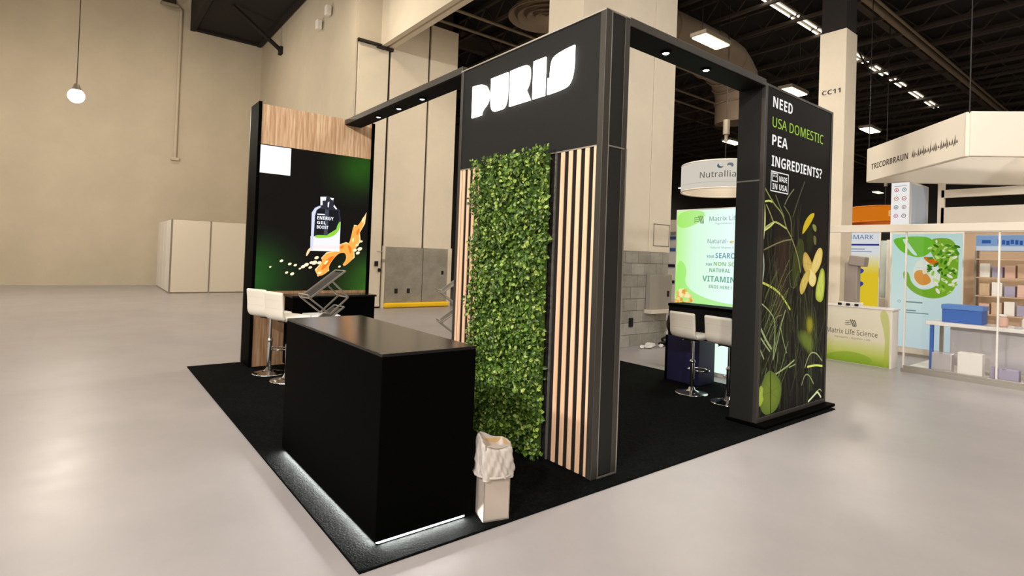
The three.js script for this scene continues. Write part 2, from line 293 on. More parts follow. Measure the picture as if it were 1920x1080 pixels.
// ---- centre sign wall
{
  const X0 = 1.955, X1 = 2.234, ZN = -.148, ZF = -2.244, H = 3.72, HH = 2.65, Y0 = .0155;
  const t = thing('sign_wall', 'tall black centre wall with glowing PURIS letters over wooden slats', 'display wall', [0, 0, 0]);
  for (const [xa, xb, za, zb] of [[X0 - .012, X0 + .06, ZN - .062, ZN], [X1 - .06, X1, ZN - .062, ZN], [X0 - .012, X0 + .06, ZF, ZF + .045], [X1 - .06, X1, ZF, ZF + .045]])
    mesh('post', B(xa, xb, Y0, H, za, zb, .004), M.extrusion, t);
  mesh('header_panel', B(X0, X0 + .03, HH, H - .01, ZF + .045, ZN - .062), M.panel, t);
  mesh('header_end_panel', B(X0 + .06, X1 - .06, HH, H - .01, ZN - .03, ZN - .004), M.panel, t);
  mesh('lower_end_panel', B(X0 + .06, X1 - .06, Y0 + .02, HH - .012, ZN - .03, ZN - .004), M.panel, t);
  mesh('far_end_panel', B(X0 + .06, X1 - .06, Y0, H - .01, ZF + .004, ZF + .03), M.panel, t);
  mesh('rear_panel', B(X1 - .03, X1, Y0, H - .01, ZF + .045, ZN - .062), M.panel, t);
  mesh('backing_board', B(X0 + .006, X0 + .03, Y0, HH, ZF + .045, ZN - .062), M.felt, t);
  mesh('edge_trim', [B(X0 - .014, X1, H - .01, H + .004, ZF, ZN), B(X0 - .006, X0 + .004, HH - .012, HH, ZF + .045, ZN - .062), B(X0 + .06, X1 - .03, HH - .012, HH, ZN - .006, ZN + .003), B(X1 - .008, X1 + .003, Y0, HH, ZN - .006, ZN + .003), B(X0 + .055, X1, Y0, Y0 + .012, ZN - .006, ZN + .003), B(X0 + .056, X0 + .062, Y0, H, ZN - .004, ZN + .003)], M.alu, t);
  for (const z of [-.22, -.315, -.41, -.505, -.60, -1.85, -1.94, -2.035, -2.13, -2.19]) mesh('slat', B(X0 - .006, X0 + .006, Y0 + .004, HH - .012, z - .0225, Math.min(z + .0225, ZN - .064), .003), M.slat, t);
  mesh('panel_edge', [B(X0 - .01, X0 + .03, Y0, HH - .012, -.69, -.675)], M.alu, t);
  // glowing letters
  const L = {
    P: [[-2.0, 3.5], [-1.79, 3.5, 1], [-1.69, 3.38, 1], [-1.71, 3.27, 1], [-1.82, 3.215, 1], [-1.825, 3.17], [-2.0, 3.17]],
    U: [[-1.67, 3.51], [-1.395, 3.51], [-1.395, 3.28], [-1.41, 3.17, 1], [-1.53, 3.165, 1], [-1.66, 3.17, 1], [-1.67, 3.28]],
    R: [[-1.36, 3.51], [-1.18, 3.515, 1], [-1.06, 3.5, 1], [-1.06, 3.32, 1], [-1.11, 3.275], [-1.045, 3.17], [-1.36, 3.17]],
    I: [[-1.015, 3.515], [-.85, 3.515], [-.85, 3.17], [-1.015, 3.17]],
    S: [[-.49, 3.52], [-.49, 3.36], [-.50, 3.20, 1], [-.66, 3.17, 1], [-.815, 3.17], [-.815, 3.315], [-.785, 3.315], [-.79, 3.44, 1], [-.72, 3.51, 1]],
  };
  for (const k of Object.keys(L)) {
    const s = new THREE.Shape(), q = L[k]; s.moveTo(-q[0][0], q[0][1]);
    for (let i = 1; i < q.length; i++) {
      if (q[i][2]) { const nx = q[(i + 1) % q.length], e = nx[2] ? [(q[i][0] + nx[0]) / 2, (q[i][1] + nx[1]) / 2] : nx; s.quadraticCurveTo(-q[i][0], q[i][1], -e[0], e[1]); if (!nx[2] && i + 1 < q.length) i++; }
      else s.lineTo(-q[i][0], q[i][1]);
    }
    const g = new THREE.ExtrudeGeometry(s, { depth: .014, bevelEnabled: false, curveSegments: 10 });
    // shape x = -z ; extrude along +z -> world -x
    g.rotateY(-Math.PI / 2); g.applyMatrix4(new THREE.Matrix4().makeScale(1, 1, -1)); // mirror so that x = -z reads from the camera side
    const idx = g.attributes.position; g.translate(X0 - .008, 0, 0);
    const m = mesh('letter', flip(g), M.letterGlow, t); m.userData.label = 'glowing white letter ' + k;
  }
  areaLight([X0 - .075, 3.34, -1.25], [X0 - 2, 3.34, -1.25], 1.5, .34, 2.2, [1, .98, .94]);
}
function flip(g) { const o = plain(g), p = o.attributes.position.array, n = o.attributes.normal.array; for (let i = 0; i < p.length; i += 9) for (let k = 0; k < 3; k++) { let s = p[i + 3 + k]; p[i + 3 + k] = p[i + 6 + k]; p[i + 6 + k] = s; s = n[i + 3 + k]; n[i + 3 + k] = n[i + 6 + k]; n[i + 6 + k] = s; } return o; }

// ---- green wall
{
  const h = thing('artificial_hedge_panel', 'leafy green artificial hedge panel between two groups of wooden slats', 'hedge panel', [1.938, .022, -1.24]);
  mesh('backing', B(-.045, .0, 0.01, 2.62, -.5, .5), M.hedgeBack, h);
  const leaf = new THREE.BufferGeometry();
  { const P = [[0, 0, 0], [.35, .25, .12], [.38, .6, .14], [0, 1, -.06], [-.38, .6, .14], [-.35, .25, .12], [0, .45, .02]], F = [[0, 1, 6], [1, 2, 6], [2, 3, 6], [3, 4, 6], [4, 5, 6], [5, 0, 6]], a = [];
    for (const f of F) for (const i of f) a.push(...P[i]); leaf.setAttribute('position', new THREE.Float32BufferAttribute(a, 3)); leaf.computeVertexNormals(); metreUV(leaf); }
  const cols = ['#314a16', '#3f5d1c', '#4f7124', '#6b8c32', '#9db353'], lm = cols.map(c => std(c, .4, { side: THREE.DoubleSide }));
  const N = 10500, inst = new THREE.InstancedMesh(leaf, std('#ffffff', .4, { side: THREE.DoubleSide }), N - 300), d = new THREE.Object3D(), c = new THREE.Color();
  inst.name = 'foliage'; inst.userData.kind = 'stuff'; inst.castShadow = inst.receiveShadow = true;
  for (let i = 0; i < N; i++) {   // every leaf draws its depth, size and green from the same ranges
    const y = rr(-.01, 2.67), z = rr(-.56, .56), bumpy = .05 + .04 * Math.sin(y * 9 + z * 7) * Math.sin(z * 11 - y * 4) + .02 * Math.sin(y * 31) * Math.sin(z * 29);
    const dep = i < 300 ? bumpy * rr(1.2, 1.5) : bumpy * rr(.1, 1.4), s = rr(.028, .047), tone = Math.floor(rnd() * 5);
    d.position.set(-.04 - dep, y, z); d.scale.set(s * .95, s, s);
    d.rotation.set(rr(-1.4, 1.4), -Math.PI / 2 + rr(-1.2, 1.2), rr(-2.6, 2.6)); d.updateMatrix();
    if (i < 300) { const m = new THREE.Mesh(leaf, lm[tone]); m.name = 'leaf'; m.position.copy(d.position); m.rotation.copy(d.rotation); m.scale.copy(d.scale); m.castShadow = m.receiveShadow = true; h.add(m); }
    else { inst.setMatrixAt(i - 300, d.matrix); inst.setColorAt(i - 300, c.set(cols[tone])); }
  }
  h.add(inst);
}

// ---- black reception counter with light strip under it
{
  const x0 = .17, x1 = .835, z0 = -2.06, z1 = -.176, y0 = .045, y1 = 1.14;
  const k = thing('reception_counter', 'plain black box reception counter glowing along its bottom edge', 'counter', [0, 0, 0]);
  mesh('body', B(x0, x1, y0, y1 - .02, z0, z1, .004), M.black, k);
  mesh('worktop', B(x0, x1, y1 - .02, y1, z0, z1, .005), M.blackGloss, k);
  mesh('plinth', B(x0 + .03, x1 - .03, .014, y0, z0 + .03, z1 - .03), M.blackMatte, k);
  const led = std('#ffffff', .5, { emissive: '#f4f6ff', emissiveIntensity: 4 });
  mesh('light_strip', [B(x0 + .022, x0 + .03, .022, .04, z0 + .03, z1 - .03), B(x0 + .03, x1 - .03, .022, .04, z1 - .03, z1 - .022)], led, k);
  areaLight([x0 + .02, .031, (z0 + z1) / 2], [x0 - 1, -.25, (z0 + z1) / 2], 1.8, .018, 300, [1, 1, .95]);
  areaLight([(x0 + x1) / 2, .031, z1 - .02], [(x0 + x1) / 2, -.25, z1 + 1], .58, .018, 300, [1, 1, .95]);
}
// ---- waste bin with liner
{
  const b = thing('waste_bin', 'slim off-white waste bin with a crumpled clear liner beside the counter', 'bin', [.975, .014, -.125], -.28);
  const w = .09, d = .08, hh = .49, T = .006;
  mesh('body', [B(-w, w, 0, .01, -d, d), B(-w, -w + T, 0, hh, -d, d), B(w - T, w, 0, hh, -d, d), B(-w, w, 0, hh, -d, -d + T), B(-w, w, 0, hh, d - T, d)], M.bin, b);
  mesh('lining', [B(-w + T, -w + T + .002, .1, hh, -d + T, d - T), B(w - T - .002, w - T, .1, hh, -d + T, d - T), B(-w + T, w - T, .1, hh, -d + T, -d + T + .002), B(-w + T, w - T, .1, hh, d - T - .002, d - T), B(-w + T, w - T, .1, .105, -d + T, d - T)], M.binIn, b);
  const NU = 64, NV = 14, pos = [], idx = [];
  for (let j = 0; j <= NV; j++) for (let i = 0; i <= NU; i++) {
    const a = i / NU * Math.PI * 2, t = j / NV, ca = Math.cos(a), sa = Math.sin(a), sq = Math.pow(Math.pow(Math.abs(ca), 5) + Math.pow(Math.abs(sa), 5), -.2);
    const wr = .006 * Math.sin(a * 7 + t * 5) + .005 * Math.sin(a * 13 - t * 9) + .004 * Math.sin(a * 23 + t * 16);
    const out = .010 + .022 * t * (1 - .3 * t) + wr * (.4 + t), rim = .02 * Math.sin(a * 2 + 1) + .03 * Math.cos(a + 2.4);
    const y = j === 0 ? hh - .06 + rim * .3 : hh + .03 + rim * (1 - t) - t * .24 + .008 * Math.sin(a * 5) * t;
    const k = j === 0 ? -.014 : j === 1 ? .001 : out;
    pos.push(ca * sq * (w + k), y, sa * sq * (d + k));
  }
  for (let j = 0; j < NV; j++) for (let i = 0; i < NU; i++) { const a = j * (NU + 1) + i, c = a + NU + 1; idx.push(a, c, a + 1, a + 1, c, c + 1); }
  const g = new THREE.BufferGeometry(); g.setAttribute('position', new THREE.Float32BufferAttribute(pos, 3)); g.setIndex(idx); g.computeVertexNormals();
  const bag = mesh('liner', metreUV(g), M.bag, b); bag.userData.label = 'crumpled translucent plastic liner';
  mesh('liner_cuff', new THREE.TorusGeometry(1, .07, 8, 48).rotateX(Math.PI / 2).scale(w + .036, .11, d + .036).translate(0, hh - .2, 0), M.bag, bag);
}

// ---- overhead beams with downlights
function beam(label, x0, x1, y0, y1, z0, z1, spots) {
  const b = thing('overhead_beam', label, 'beam');
  mesh('beam_body', [B(x0, x1, y0 + .008, y1, z0, z1, .004)], M.extrusion, b);
  mesh('soffit_panel', B(x0 + .012, x1 - .012, y0, y0 + .01, z0 + .012, z1 - .012), M.blackMatte, b);
  for (const [x, z] of spots) {
    const d = mesh('downlight', lathe([[.03, 0], [.052, 0], [.052, -.012], [.034, -.016], [.03, -.006]], 20).translate(x, y0, z), M.blackMatte, b);
    mesh('lens', new THREE.SphereGeometry(.034, 16, 8, 0, Math.PI * 2, Math.PI / 2, Math.PI / 2).scale(1, .55, 1).translate(x, y0 - .004, z), M.glow, d);
    spot([x, y0 - .035, z], [x, 0, z], 9, .6, [1, .97, .92]);
  }
  return b;
}
beam('black overhead beam with two downlights joining the sign wall and the plant light box', 2.236, 4.472, 3.655, 3.735, -.445, -.15, [[2.9, -.29], [3.55, -.29]]);
beam('black overhead beam with three downlights joining the sign wall and the screen wall', 1.957, 2.232, 3.70, 3.785, -5.63, -2.246, [[2.1, -4.7], [2.1, -4.05], [2.1, -3.4]]);

// ---- plant light box tower
const tPlant = canvasTex(768, 1664, (c, w, h) => {
  c.fillStyle = '#171411'; c.fillRect(0, 0, w, h);
  let s = 99; const r = () => { s = (s * 1664525 + 1013904223) >>> 0; return s / 4294967296; };
  // dim out of focus stems
  for (let i = 0; i < 46; i++) { const x = r(), y = .55 + r() * .4; strand(c, [[x, y + .18], [x + (r() - .5) * .16, y], [x + (r() - .5) * .4, y - .18 * r() - .06]], w, h, ['rgba(70,80,40,.35)', 'rgba(96,104,62,.3)', 'rgba(60,50,36,.5)'][i % 3], 3 + r() * 9); }
  for (let i = 0; i < 10; i++) { const x = .15 + r() * .5; strand(c, [[x, .46], [x + (r() - .5) * .1, .56], [x + (r() - .5) * .2, .7]], w, h, 'rgba(74,52,40,.28)', 20 + r() * 26); }
  poly(c, [[.10, .33], [.3, .4], [.45, .5], [.4, .62], [.2, .55]], w, h, 'rgba(50,40,28,.35)');
  blob(c, [[.539, .441], [.612, .472], [.582, .534], [.50, .60], [.442, .62], [.412, .536], [.467, .475]], w, h, '#3a3f1c');
  blob(c, [[.62, .40], [.72, .41], [.75, .46], [.70, .50], [.64, .47]], w, h, '#23280f');
  const st = (p, col, lw) => strand(c, p, w, h, col, lw);
  st([[-.006, .304], [.103, .346], [.261, .377], [.315, .422], [.388, .444], [.503, .506], [.552, .559]], '#8c8d4c', 9);
  st([[0, .349], [.06, .343], [.103, .346]], '#cfd66a', 10); st([[.012, .43], [.127, .405], [.2, .408], [.315, .422]], '#b6b765', 10); st([[.012, .436], [.08, .425], [.139, .408]], '#d5d880', 10);
  st([[.4, .444], [.4, .388], [.273, .352]], '#6f7040', 8); st([[.406, .383], [.467, .335], [.576, .26]], '#595a3c', 7); st([[.285, .346], [.33, .32], [.412, .293]], '#83865a', 7);
  st([[.018, .494], [.236, .464], [.4, .455]], '#7d7650', 8); st([[-.012, .592], [.109, .603], [.261, .628], [.406, .679]], '#c3c552', 12); st([[.03, .358], [.08, .38], [.127, .405]], '#9ea05a', 8); st([[.152, .324], [.2, .35], [.279, .385]], '#6c6f40', 8);
  st([[.382, .461], [.376, .534], [.388, .601], [.455, .615], [.503, .598]], '#4f4f2c', 7);
  st([[0, .36], [.02, .40], [0, .46]], '#d3dd8a', 16); st([[0, .50], [.03, .54], [0, .60]], '#a9b8a0', 10);
  blob(c, [[.77, .355], [.673, .363], [.582, .397], [.552, .439], [.606, .425], [.703, .391]], w, h, '#d2b423'); blob(c, [[.715, .394], [.794, .399], [.79, .425], [.73, .413]], w, h, '#8b8c3e'); blob(c, [[.74, .43], [.80, .44], [.79, .47], [.75, .46]], w, h, '#6d6a3a');
  const soft = (p, col, n = 7, grow = .35) => { const m = p.reduce((q, v) => [q[0] + v[0] / p.length, q[1] + v[1] / p.length], [0, 0]); c.globalAlpha = .22; for (let i = 0; i < n; i++) { const k = 1 + grow * (1 - 2 * i / (n - 1)); blob(c, p.map(v => [m[0] + (v[0] - m[0]) * k, m[1] + (v[1] - m[1]) * k]), w, h, col); } c.globalAlpha = 1; };
  const petal = (p, a, b) => { blob(c, p, w, h, a); const m = p.reduce((q, v) => [q[0] + v[0] / p.length, q[1] + v[1] / p.length], [0, 0]), k = p.map(v => [m[0] + (v[0] - m[0]) * .72, m[1] + (v[1] - m[1]) * .76]); soft(k, b, 6, .3);
    for (let i = 0; i < p.length; i++) strand(c, [m, [(m[0] * 1.2 + p[i][0] * .8) / 2, (m[1] + p[i][1]) / 2], [m[0] + (p[i][0] - m[0]) * .8, m[1] + (p[i][1] - m[1]) * .8]], w, h, a, 2); };
  for (let i = 0; i < 110; i++) { const x = r(), y = .72 + r() * .3, l = .06 + r() * .14, a = (r() - .5) * .26; st([[x, y], [x + a * .3, y - l * .5], [x + a, y - l]], ['#262d15', '#30381c', '#1f2213', '#3a4322', '#2a2823'][i % 5], 3 + r() * 6); }
  for (let i = 0; i < 22; i++) { const x = r() * .3, y = .62 + r() * .38, a = .05 + r() * .18; st([[x - .05, y], [x + a * .4, y - .05 - r() * .04], [x + a, y - .07 - r() * .08]], ['#4c5728', '#66733a', '#7d8a52'][i % 3], 2 + r() * 4); }
  petal([[.60, .484], [.70, .51], [.745, .535], [.725, .566], [.64, .566], [.57, .53]], '#b7903b', '#d9bd67');
  petal([[.855, .470], [.92, .482], [.89, .535], [.76, .575], [.69, .562], [.78, .495]], '#d8b752', '#ecd88b');
  petal([[.67, .54], [.79, .56], [.825, .585], [.764, .614], [.67, .592]], '#e2c463', '#f1dfa0'); petal([[.64, .552], [.72, .55], [.66, .608], [.57, .642], [.53, .603]], '#c39f3a', '#dcc268');
  petal([[.897, .538], [.968, .556], [.955, .665], [.82, .658], [.80, .628], [.842, .581]], '#9aa62c', '#dfe36f');
  soft([[.66, .70], [.80, .71], [.83, .76], [.74, .79], [.63, .75]], '#4a4a16', 6, .5); soft([[.69, .712], [.76, .718], [.775, .75], [.715, .765], [.675, .74]], '#b8aa1e', 5, .4); soft([[.56, .765], [.66, .76], [.78, .79], [.76, .83], [.62, .80]], '#6e7a2a', 9, .5);
  for (let i = 0; i < 60; i++) { const x = r() * 1.0, y = .62 + r() * .36, l = .04 + r() * .1, a = (r() - .5) * .3; st([[x, y], [x + a * .4, y - l * .6], [x + a, y - l]], ['rgba(150,165,110,.35)', 'rgba(110,124,70,.4)', 'rgba(190,200,160,.25)'][i % 3], 2 + r() * 4); }
  for (let i = 0; i < 14; i++) { const x = .05 + r() * .5, y = .33 + r() * .2; st([[x, y], [x + (r() - .5) * .1, y + .06], [x + (r() - .5) * .2, y + .13]], 'rgba(120,124,80,.35)', 2 + r() * 3); }
  for (const [p, lw] of [[[[-.006, .726], [.067, .765], [.152, .796]], 14], [[[0, .757], [.06, .78], [.133, .804]], 9], [[[0, .656], [.133, .682], [.206, .721], [.182, .827]], 7], [[[.182, .832], [.248, .771], [.279, .729], [.339, .682]], 8], [[[.212, .88], [.364, .866], [.491, .846]], 10], [[[.418, .866], [.46, .864], [.509, .86]], 7], [[[.667, .877], [.721, .832], [.842, .832], [.952, .866]], 8], [[[.624, .933], [.655, .902], [.733, .902], [.818, .939]], 7], [[[.279, .735], [.32, .78], [.376, .818]], 6], [[[.006, .796], [.03, .81], [.055, .824]], 8], [[[.855, .972], [.927, .961], [.958, .972]], 7]]) st(p, '#9aa46c', lw);
  st([[.709, .877], [.83, .876], [.958, .885]], '#d9df6a', 12); st([[.74, .995], [.86, .975], [.891, .97], [.95, .992]], '#d7dfa8', 12);
  petal([[.127, .858], [.248, .883], [.321, .916], [.31, .965], [.23, .998], [.06, .998], [-.01, .936], [.048, .888]], '#59682b', '#76832f'); st([[.15, .87], [.16, .93], [.17, 1]], '#2a3312', 8);
  petal([[0, .90], [.07, .91], [.05, .935], [.08, .95], [0, .975]], '#8a9b35', '#aebb4a');
  // lettering
  c.fillStyle = '#fbfaf6'; fitWords(c, 'NEED', .068 * w, .365 * w, .022 * h, .056 * h);
  c.fillStyle = '#a8d33e'; fitWords(c, 'USA DOMESTIC', .068 * w, .868 * w, .085 * h, .116 * h, 'normal'); c.fillStyle = '#fbfaf6';
  fitWords(c, 'PEA', .068 * w, .30 * w, .139 * h, .172 * h); fitWords(c, 'INGREDIENTS?', .078 * w, .86 * w, .203 * h, .236 * h);
  c.strokeStyle = '#f4f3ee'; c.lineWidth = 6; c.strokeRect(.08 * w, .252 * h, .245 * w, .06 * h); c.strokeRect(.095 * w, .257 * h, .075 * w, .024 * h);
  dot(c, .118 * w, .265 * h, 6, '#f4f3ee'); dot(c, .148 * w, .265 * h, 6, '#f4f3ee'); fitWords(c, 'MADE', .19 * w, .31 * w, .262 * h, .279 * h); fitWords(c, 'IN USA', .1 * w, .31 * w, .288 * h, .306 * h);
});
{
  const X0 = 4.474, X1 = 6.17, ZF = -.148, ZB = -.46, H = 3.70;
  const t = thing('plant_light_box', 'tall black light box with a pea plant print asking about USA domestic ingredients', 'light box');
  mesh('side_panel', B(X0, X0 + .03, 2.66, H, ZB, ZF - .045), M.panel, t); mesh('side_panel', B(X0, X0 + .03, .05, 2.645, ZB, ZF - .045), M.panel, t);
  mesh('seam_trim', B(X0 - .003, X0 + .02, 2.645, 2.66, ZB, ZF - .045), M.alu, t);
  mesh('frame', [B(X0 - .004, X0 + .04, .05, H, ZF - .05, ZF, .004), B(X1 - .035, X1, .05, H, ZF - .05, ZF, .004), B(X0 + .04, X1 - .035, H - .03, H, ZF - .05, ZF, .004), B(X0 + .04, X1 - .035, .05, .1, ZF - .05, ZF, .004)], M.extrusion, t);
  mesh('body', [B(X0 + .03, X1, .05, H - .005, ZB, ZF - .05)], M.panel, t);
  mesh('base_plinth', [B(X0 - .03, X1 + .04, .014, .05, ZB - .03, ZF + .1, .008)], M.black, t);
  const w = X1 - X0 - .075, h = H - .13;
  sheet('backlit_print', tPlant, .95, t, w, h, [(X0 + .04 + X1 - .035) / 2, .1 + h / 2, ZF - .008], 0).userData.label = 'backlit print of pea plants and a yellow flower';
  areaLight([5.32, 1.5, ZF + .02], [5.32, 1.5, 3], 1.5, 2.2, .10, [.95, 1, .8]);
}

// ---- screen wall
const tGel = canvasTex(1024, 1308, (c, w, h) => {
  c.fillStyle = '#12100e'; c.fillRect(0, 0, w, h);
  const grad = (x, y, r, a, b) => { const g = c.createRadialGradient(x * w, y * h, 0, x * w, y * h, r * w); g.addColorStop(0, a); g.addColorStop(1, b); c.fillStyle = g; c.fillRect(0, 0, w, h); };
  grad(.85, .1, .38, 'rgba(30,66,18,.9)', 'rgba(30,50,18,0)'); grad(.95, .06, .3, 'rgba(38,82,20,.8)', 'rgba(40,80,24,0)'); grad(0, .92, .5, 'rgba(34,86,28,1)', 'rgba(28,50,22,0)'); grad(.02, .8, .25, 'rgba(34,80,26,.6)', 'rgba(28,50,22,0)'); grad(1, 1, .5, 'rgba(52,100,30,1)', 'rgba(30,56,20,0)'); grad(1, .86, .25, 'rgba(48,92,28,.7)', 'rgba(30,56,20,0)');
  c.fillStyle = '#fbfbff'; c.fillRect(0, .005 * h, .255 * w, .19 * h);   // blank white card
  // splash
  const sp = [[.982, .406], [.97, .495], [.922, .566], [.934, .632], [.873, .703], [.88, .755], [.795, .816], [.765, .811], [.807, .759], [.789, .712], [.717, .722], [.633, .811], [.639, .858], [.536, .901], [.506, .849], [.572, .792], [.56, .764], [.608, .722], [.699, .708], [.699, .67], [.789, .642], [.825, .651], [.849, .571], [.861, .509], [.91, .514]];
  c.shadowColor = 'rgba(0,0,0,0)'; poly(c, sp, w, h, '#ffd9a4'); const m = [.76, .7]; blob(c, sp.map(p => [p[0] + (m[0] - p[0]) * .03 - .004, p[1] + .006]), w, h, '#f6a24a');
  for (const p of [[[.62, .76], [.7, .74], [.6, .84], [.55, .86]], [[.80, .66], [.85, .68], [.84, .74], [.82, .70]], [[.88, .56], [.92, .52], [.90, .60]], [[.72, .68], [.78, .66], [.75, .70]]]) blob(c, p, w, h, '#e2701c');
  for (const p of [[[.93, .47], [.97, .43], [.95, .5]], [[.84, .62], [.87, .6], [.86, .65]], [[.58, .80], [.64, .77], [.60, .82]], [[.52, .87], [.58, .86], [.55, .89]]]) blob(c, p, w, h, '#ffe0a0');
  for (const [x, y, a] of [[.12, .835, 1], [.211, .792, 1.6], [.283, .813, 1.6], [.331, .82, 1.5], [.259, .873, 1.4], [.307, .882, 1.8], [.373, .844, 1.2], [.40, .83, 2], [.428, .816, 2.2], [.464, .835, 1.6], [.50, .80, 2.6], [.518, .764, 2], [.545, .80, 2], [.47, .80, 1.6], [.735, .825, 1.3], [.94, .632, 1.4], [.928, .689, 2.4], [.91, .72, 2], [.90, .66, 1.6], [.88, .70, 2]]) { c.save(); c.translate(x * w, y * h); c.rotate(-.4); c.scale(1.5, 1); dot(c, 0, 0, 7 * a, '#ffe3c0'); c.restore(); }
  blob(c, [[.42, .74], [.44, .70], [.47, .69], [.45, .73], [.425, .76]], w, h, '#ffcf9c');
  // pouch
  const bo = [[.53, .321], [.596, .311], [.657, .321], [.655, .368], [.717, .41], [.729, .481], [.729, .712], [.458, .712], [.452, .439], [.482, .401], [.53, .382]];
  poly(c, bo, w, h, '#2a2d36'); poly(c, [[.455, .61], [.60, .61], [.69, .57], [.729, .49], [.729, .712], [.458, .712]], w, h, '#dfe0f6'); poly(c, [[.458, .675], [.729, .668], [.729, .712], [.458, .712]], w, h, '#f7d9d8'); poly(c, [[.458, .70], [.729, .698], [.729, .714], [.458, .714]], w, h, '#ffffff');
  blob(c, [[.494, .599], [.602, .599], [.681, .552], [.727, .476], [.727, .545], [.681, .597], [.608, .618], [.494, .623]], w, h, '#86c63a');
  poly(c, [[.52, .41], [.70, .41], [.715, .47], [.69, .55], [.6, .598], [.50, .60], [.495, .45]], w, h, '#17181d'); poly(c, [[.58, .41], [.615, .41], [.61, .598], [.575, .60]], w, h, '#3f424e');
  poly(c, [[.458, .44], [.485, .405], [.53, .386], [.54, .396], [.50, .42], [.488, .46], [.48, .71], [.46, .71]], w, h, '#c9cce0');
  for (const p of [[[.53, .322], [.585, .318], [.58, .345], [.55, .35], [.553, .38], [.534, .385]], [[.62, .322], [.656, .322], [.65, .34], [.63, .335]], [[.60, .36], [.615, .35], [.61, .395], [.60, .39]], [[.66, .37], [.69, .40], [.68, .405], [.655, .385]]]) poly(c, p, w, h, '#eef0f8');
  c.fillStyle = '#f2f2fa'; fitWords(c, 'ENERGY', .505 * w, .66 * w, .462 * h, .487 * h); fitWords(c, 'GEL', .505 * w, .592 * w, .497 * h, .519 * h); fitWords(c, 'BOOST', .505 * w, .615 * w, .53 * h, .553 * h); c.fillRect(.508 * w, .445 * h, .07 * w, .008 * h);
});
{
  const X0 = .692, X1 = 2.462, ZF = -5.645, ZB = -6.09, H = 3.80;
  const t = thing('screen_wall', 'tall display wall with wood header and backlit energy gel pouch picture', 'display wall');
  mesh('post', B(X0, X0 + .045, .0155, H + .03, ZB, ZF + .02, .004), M.black, t); mesh('post', B(X0 + .004, X0 + .04, .0155, H + .02, ZB - .05, ZB), M.extrusion, t); mesh('post', B(X1 - .05, X1, .0155, H + .01, ZF - .05, ZF + .02, .004), M.black, t);
  mesh('wood_header', B(X0 + .045, X1 - .05, 3.225, H, ZF - .04, ZF), M.wood, t).userData.label = 'light oak header panel';
  mesh('wood_base', B(X0 + .045, X1 - .05, .0155, 1.1, ZF - .04, ZF), M.woodGrey, t).userData.label = 'greyish oak base panel';
  mesh('cabinet_body', B(X0 + .045, X1 - .05, .0155, H - .01, ZB, ZF - .045), M.panel, t);
  mesh('screen_frame', [B(X0 + .045, X1 - .05, 1.1, 3.225, ZF - .04, ZF - .01)], M.black, t);
  const w = X1 - X0 - .1, h = 2.12; sheet('backlit_print', tGel, 1.3, t, w, h, [X0 + .047 + w / 2, 1.102 + h / 2, ZF + .002], 0).userData.label = 'backlit picture of a gel pouch with orange splash';
  areaLight([1.55, 2.1, ZF + .03], [1.55, 2.1, 0], 1.5, 2, .22, [1, .85, .7]);
}
{ // black cabinet before the screen
  const k = thing('storage_counter', 'low black counter standing under the energy gel picture', 'counter');
  mesh('body', B(1.15, 2.38, .05, 1.03, -5.6, -5.2, .004), M.black, k); mesh('worktop', B(1.13, 2.40, 1.03, 1.06, -5.62, -5.18, .005), M.blackGloss, k); mesh('plinth', B(1.19, 2.34, .014, .05, -5.58, -5.24), M.blackMatte, k);
}

// ---- bar stools
function padded(pts, th, wid) {   // a cushion swept along a side profile, across x
  const cur = new THREE.CatmullRomCurve3(pts.map(p => V(0, p[1], p[0])), false, 'centripetal'), n = 26, prof = [], P = cur.getSpacedPoints(n), T = P.map((_, i) => cur.getTangentAt(i / n));
  const W = 16, pos = [], idx = [];
  for (let i = 0; i <= n; i++) {
    const e = Math.min(i, n - i) / n, end = Math.min(1, Math.sqrt(e * 22)) * .85 + .15, nor = V(0, T[i].z, -T[i].y);
    for (let j = 0; j < W; j++) { const a = j / W * Math.PI * 2, ca = Math.cos(a), sa = Math.sin(a), q = Math.pow(Math.pow(Math.abs(ca), 6) + Math.pow(Math.abs(sa), 6), -1 / 6); pos.push(ca * q * wid / 2 * (.94 + .06 * end), P[i].y + nor.y * sa * q * th / 2 * end, P[i].z + nor.z * sa * q * th / 2 * end); }
  }
  for (let i = 0; i < n; i++) for (let j = 0; j < W; j++) { const a = i * W + j, b = i * W + (j + 1) % W; idx.push(a, b, a + W, b, b + W, a + W); }
  for (const [o, s] of [[0, 1], [n * W, -1]]) for (let j = 1; j < W - 1; j++) s > 0 ? idx.push(o, o + j + 1, o + j) : idx.push(o, o + j, o + j + 1);
  const g = new THREE.BufferGeometry(); g.setAttribute('position', new THREE.Float32BufferAttribute(pos, 3)); g.setIndex(idx); g.computeVertexNormals(); return g;
}
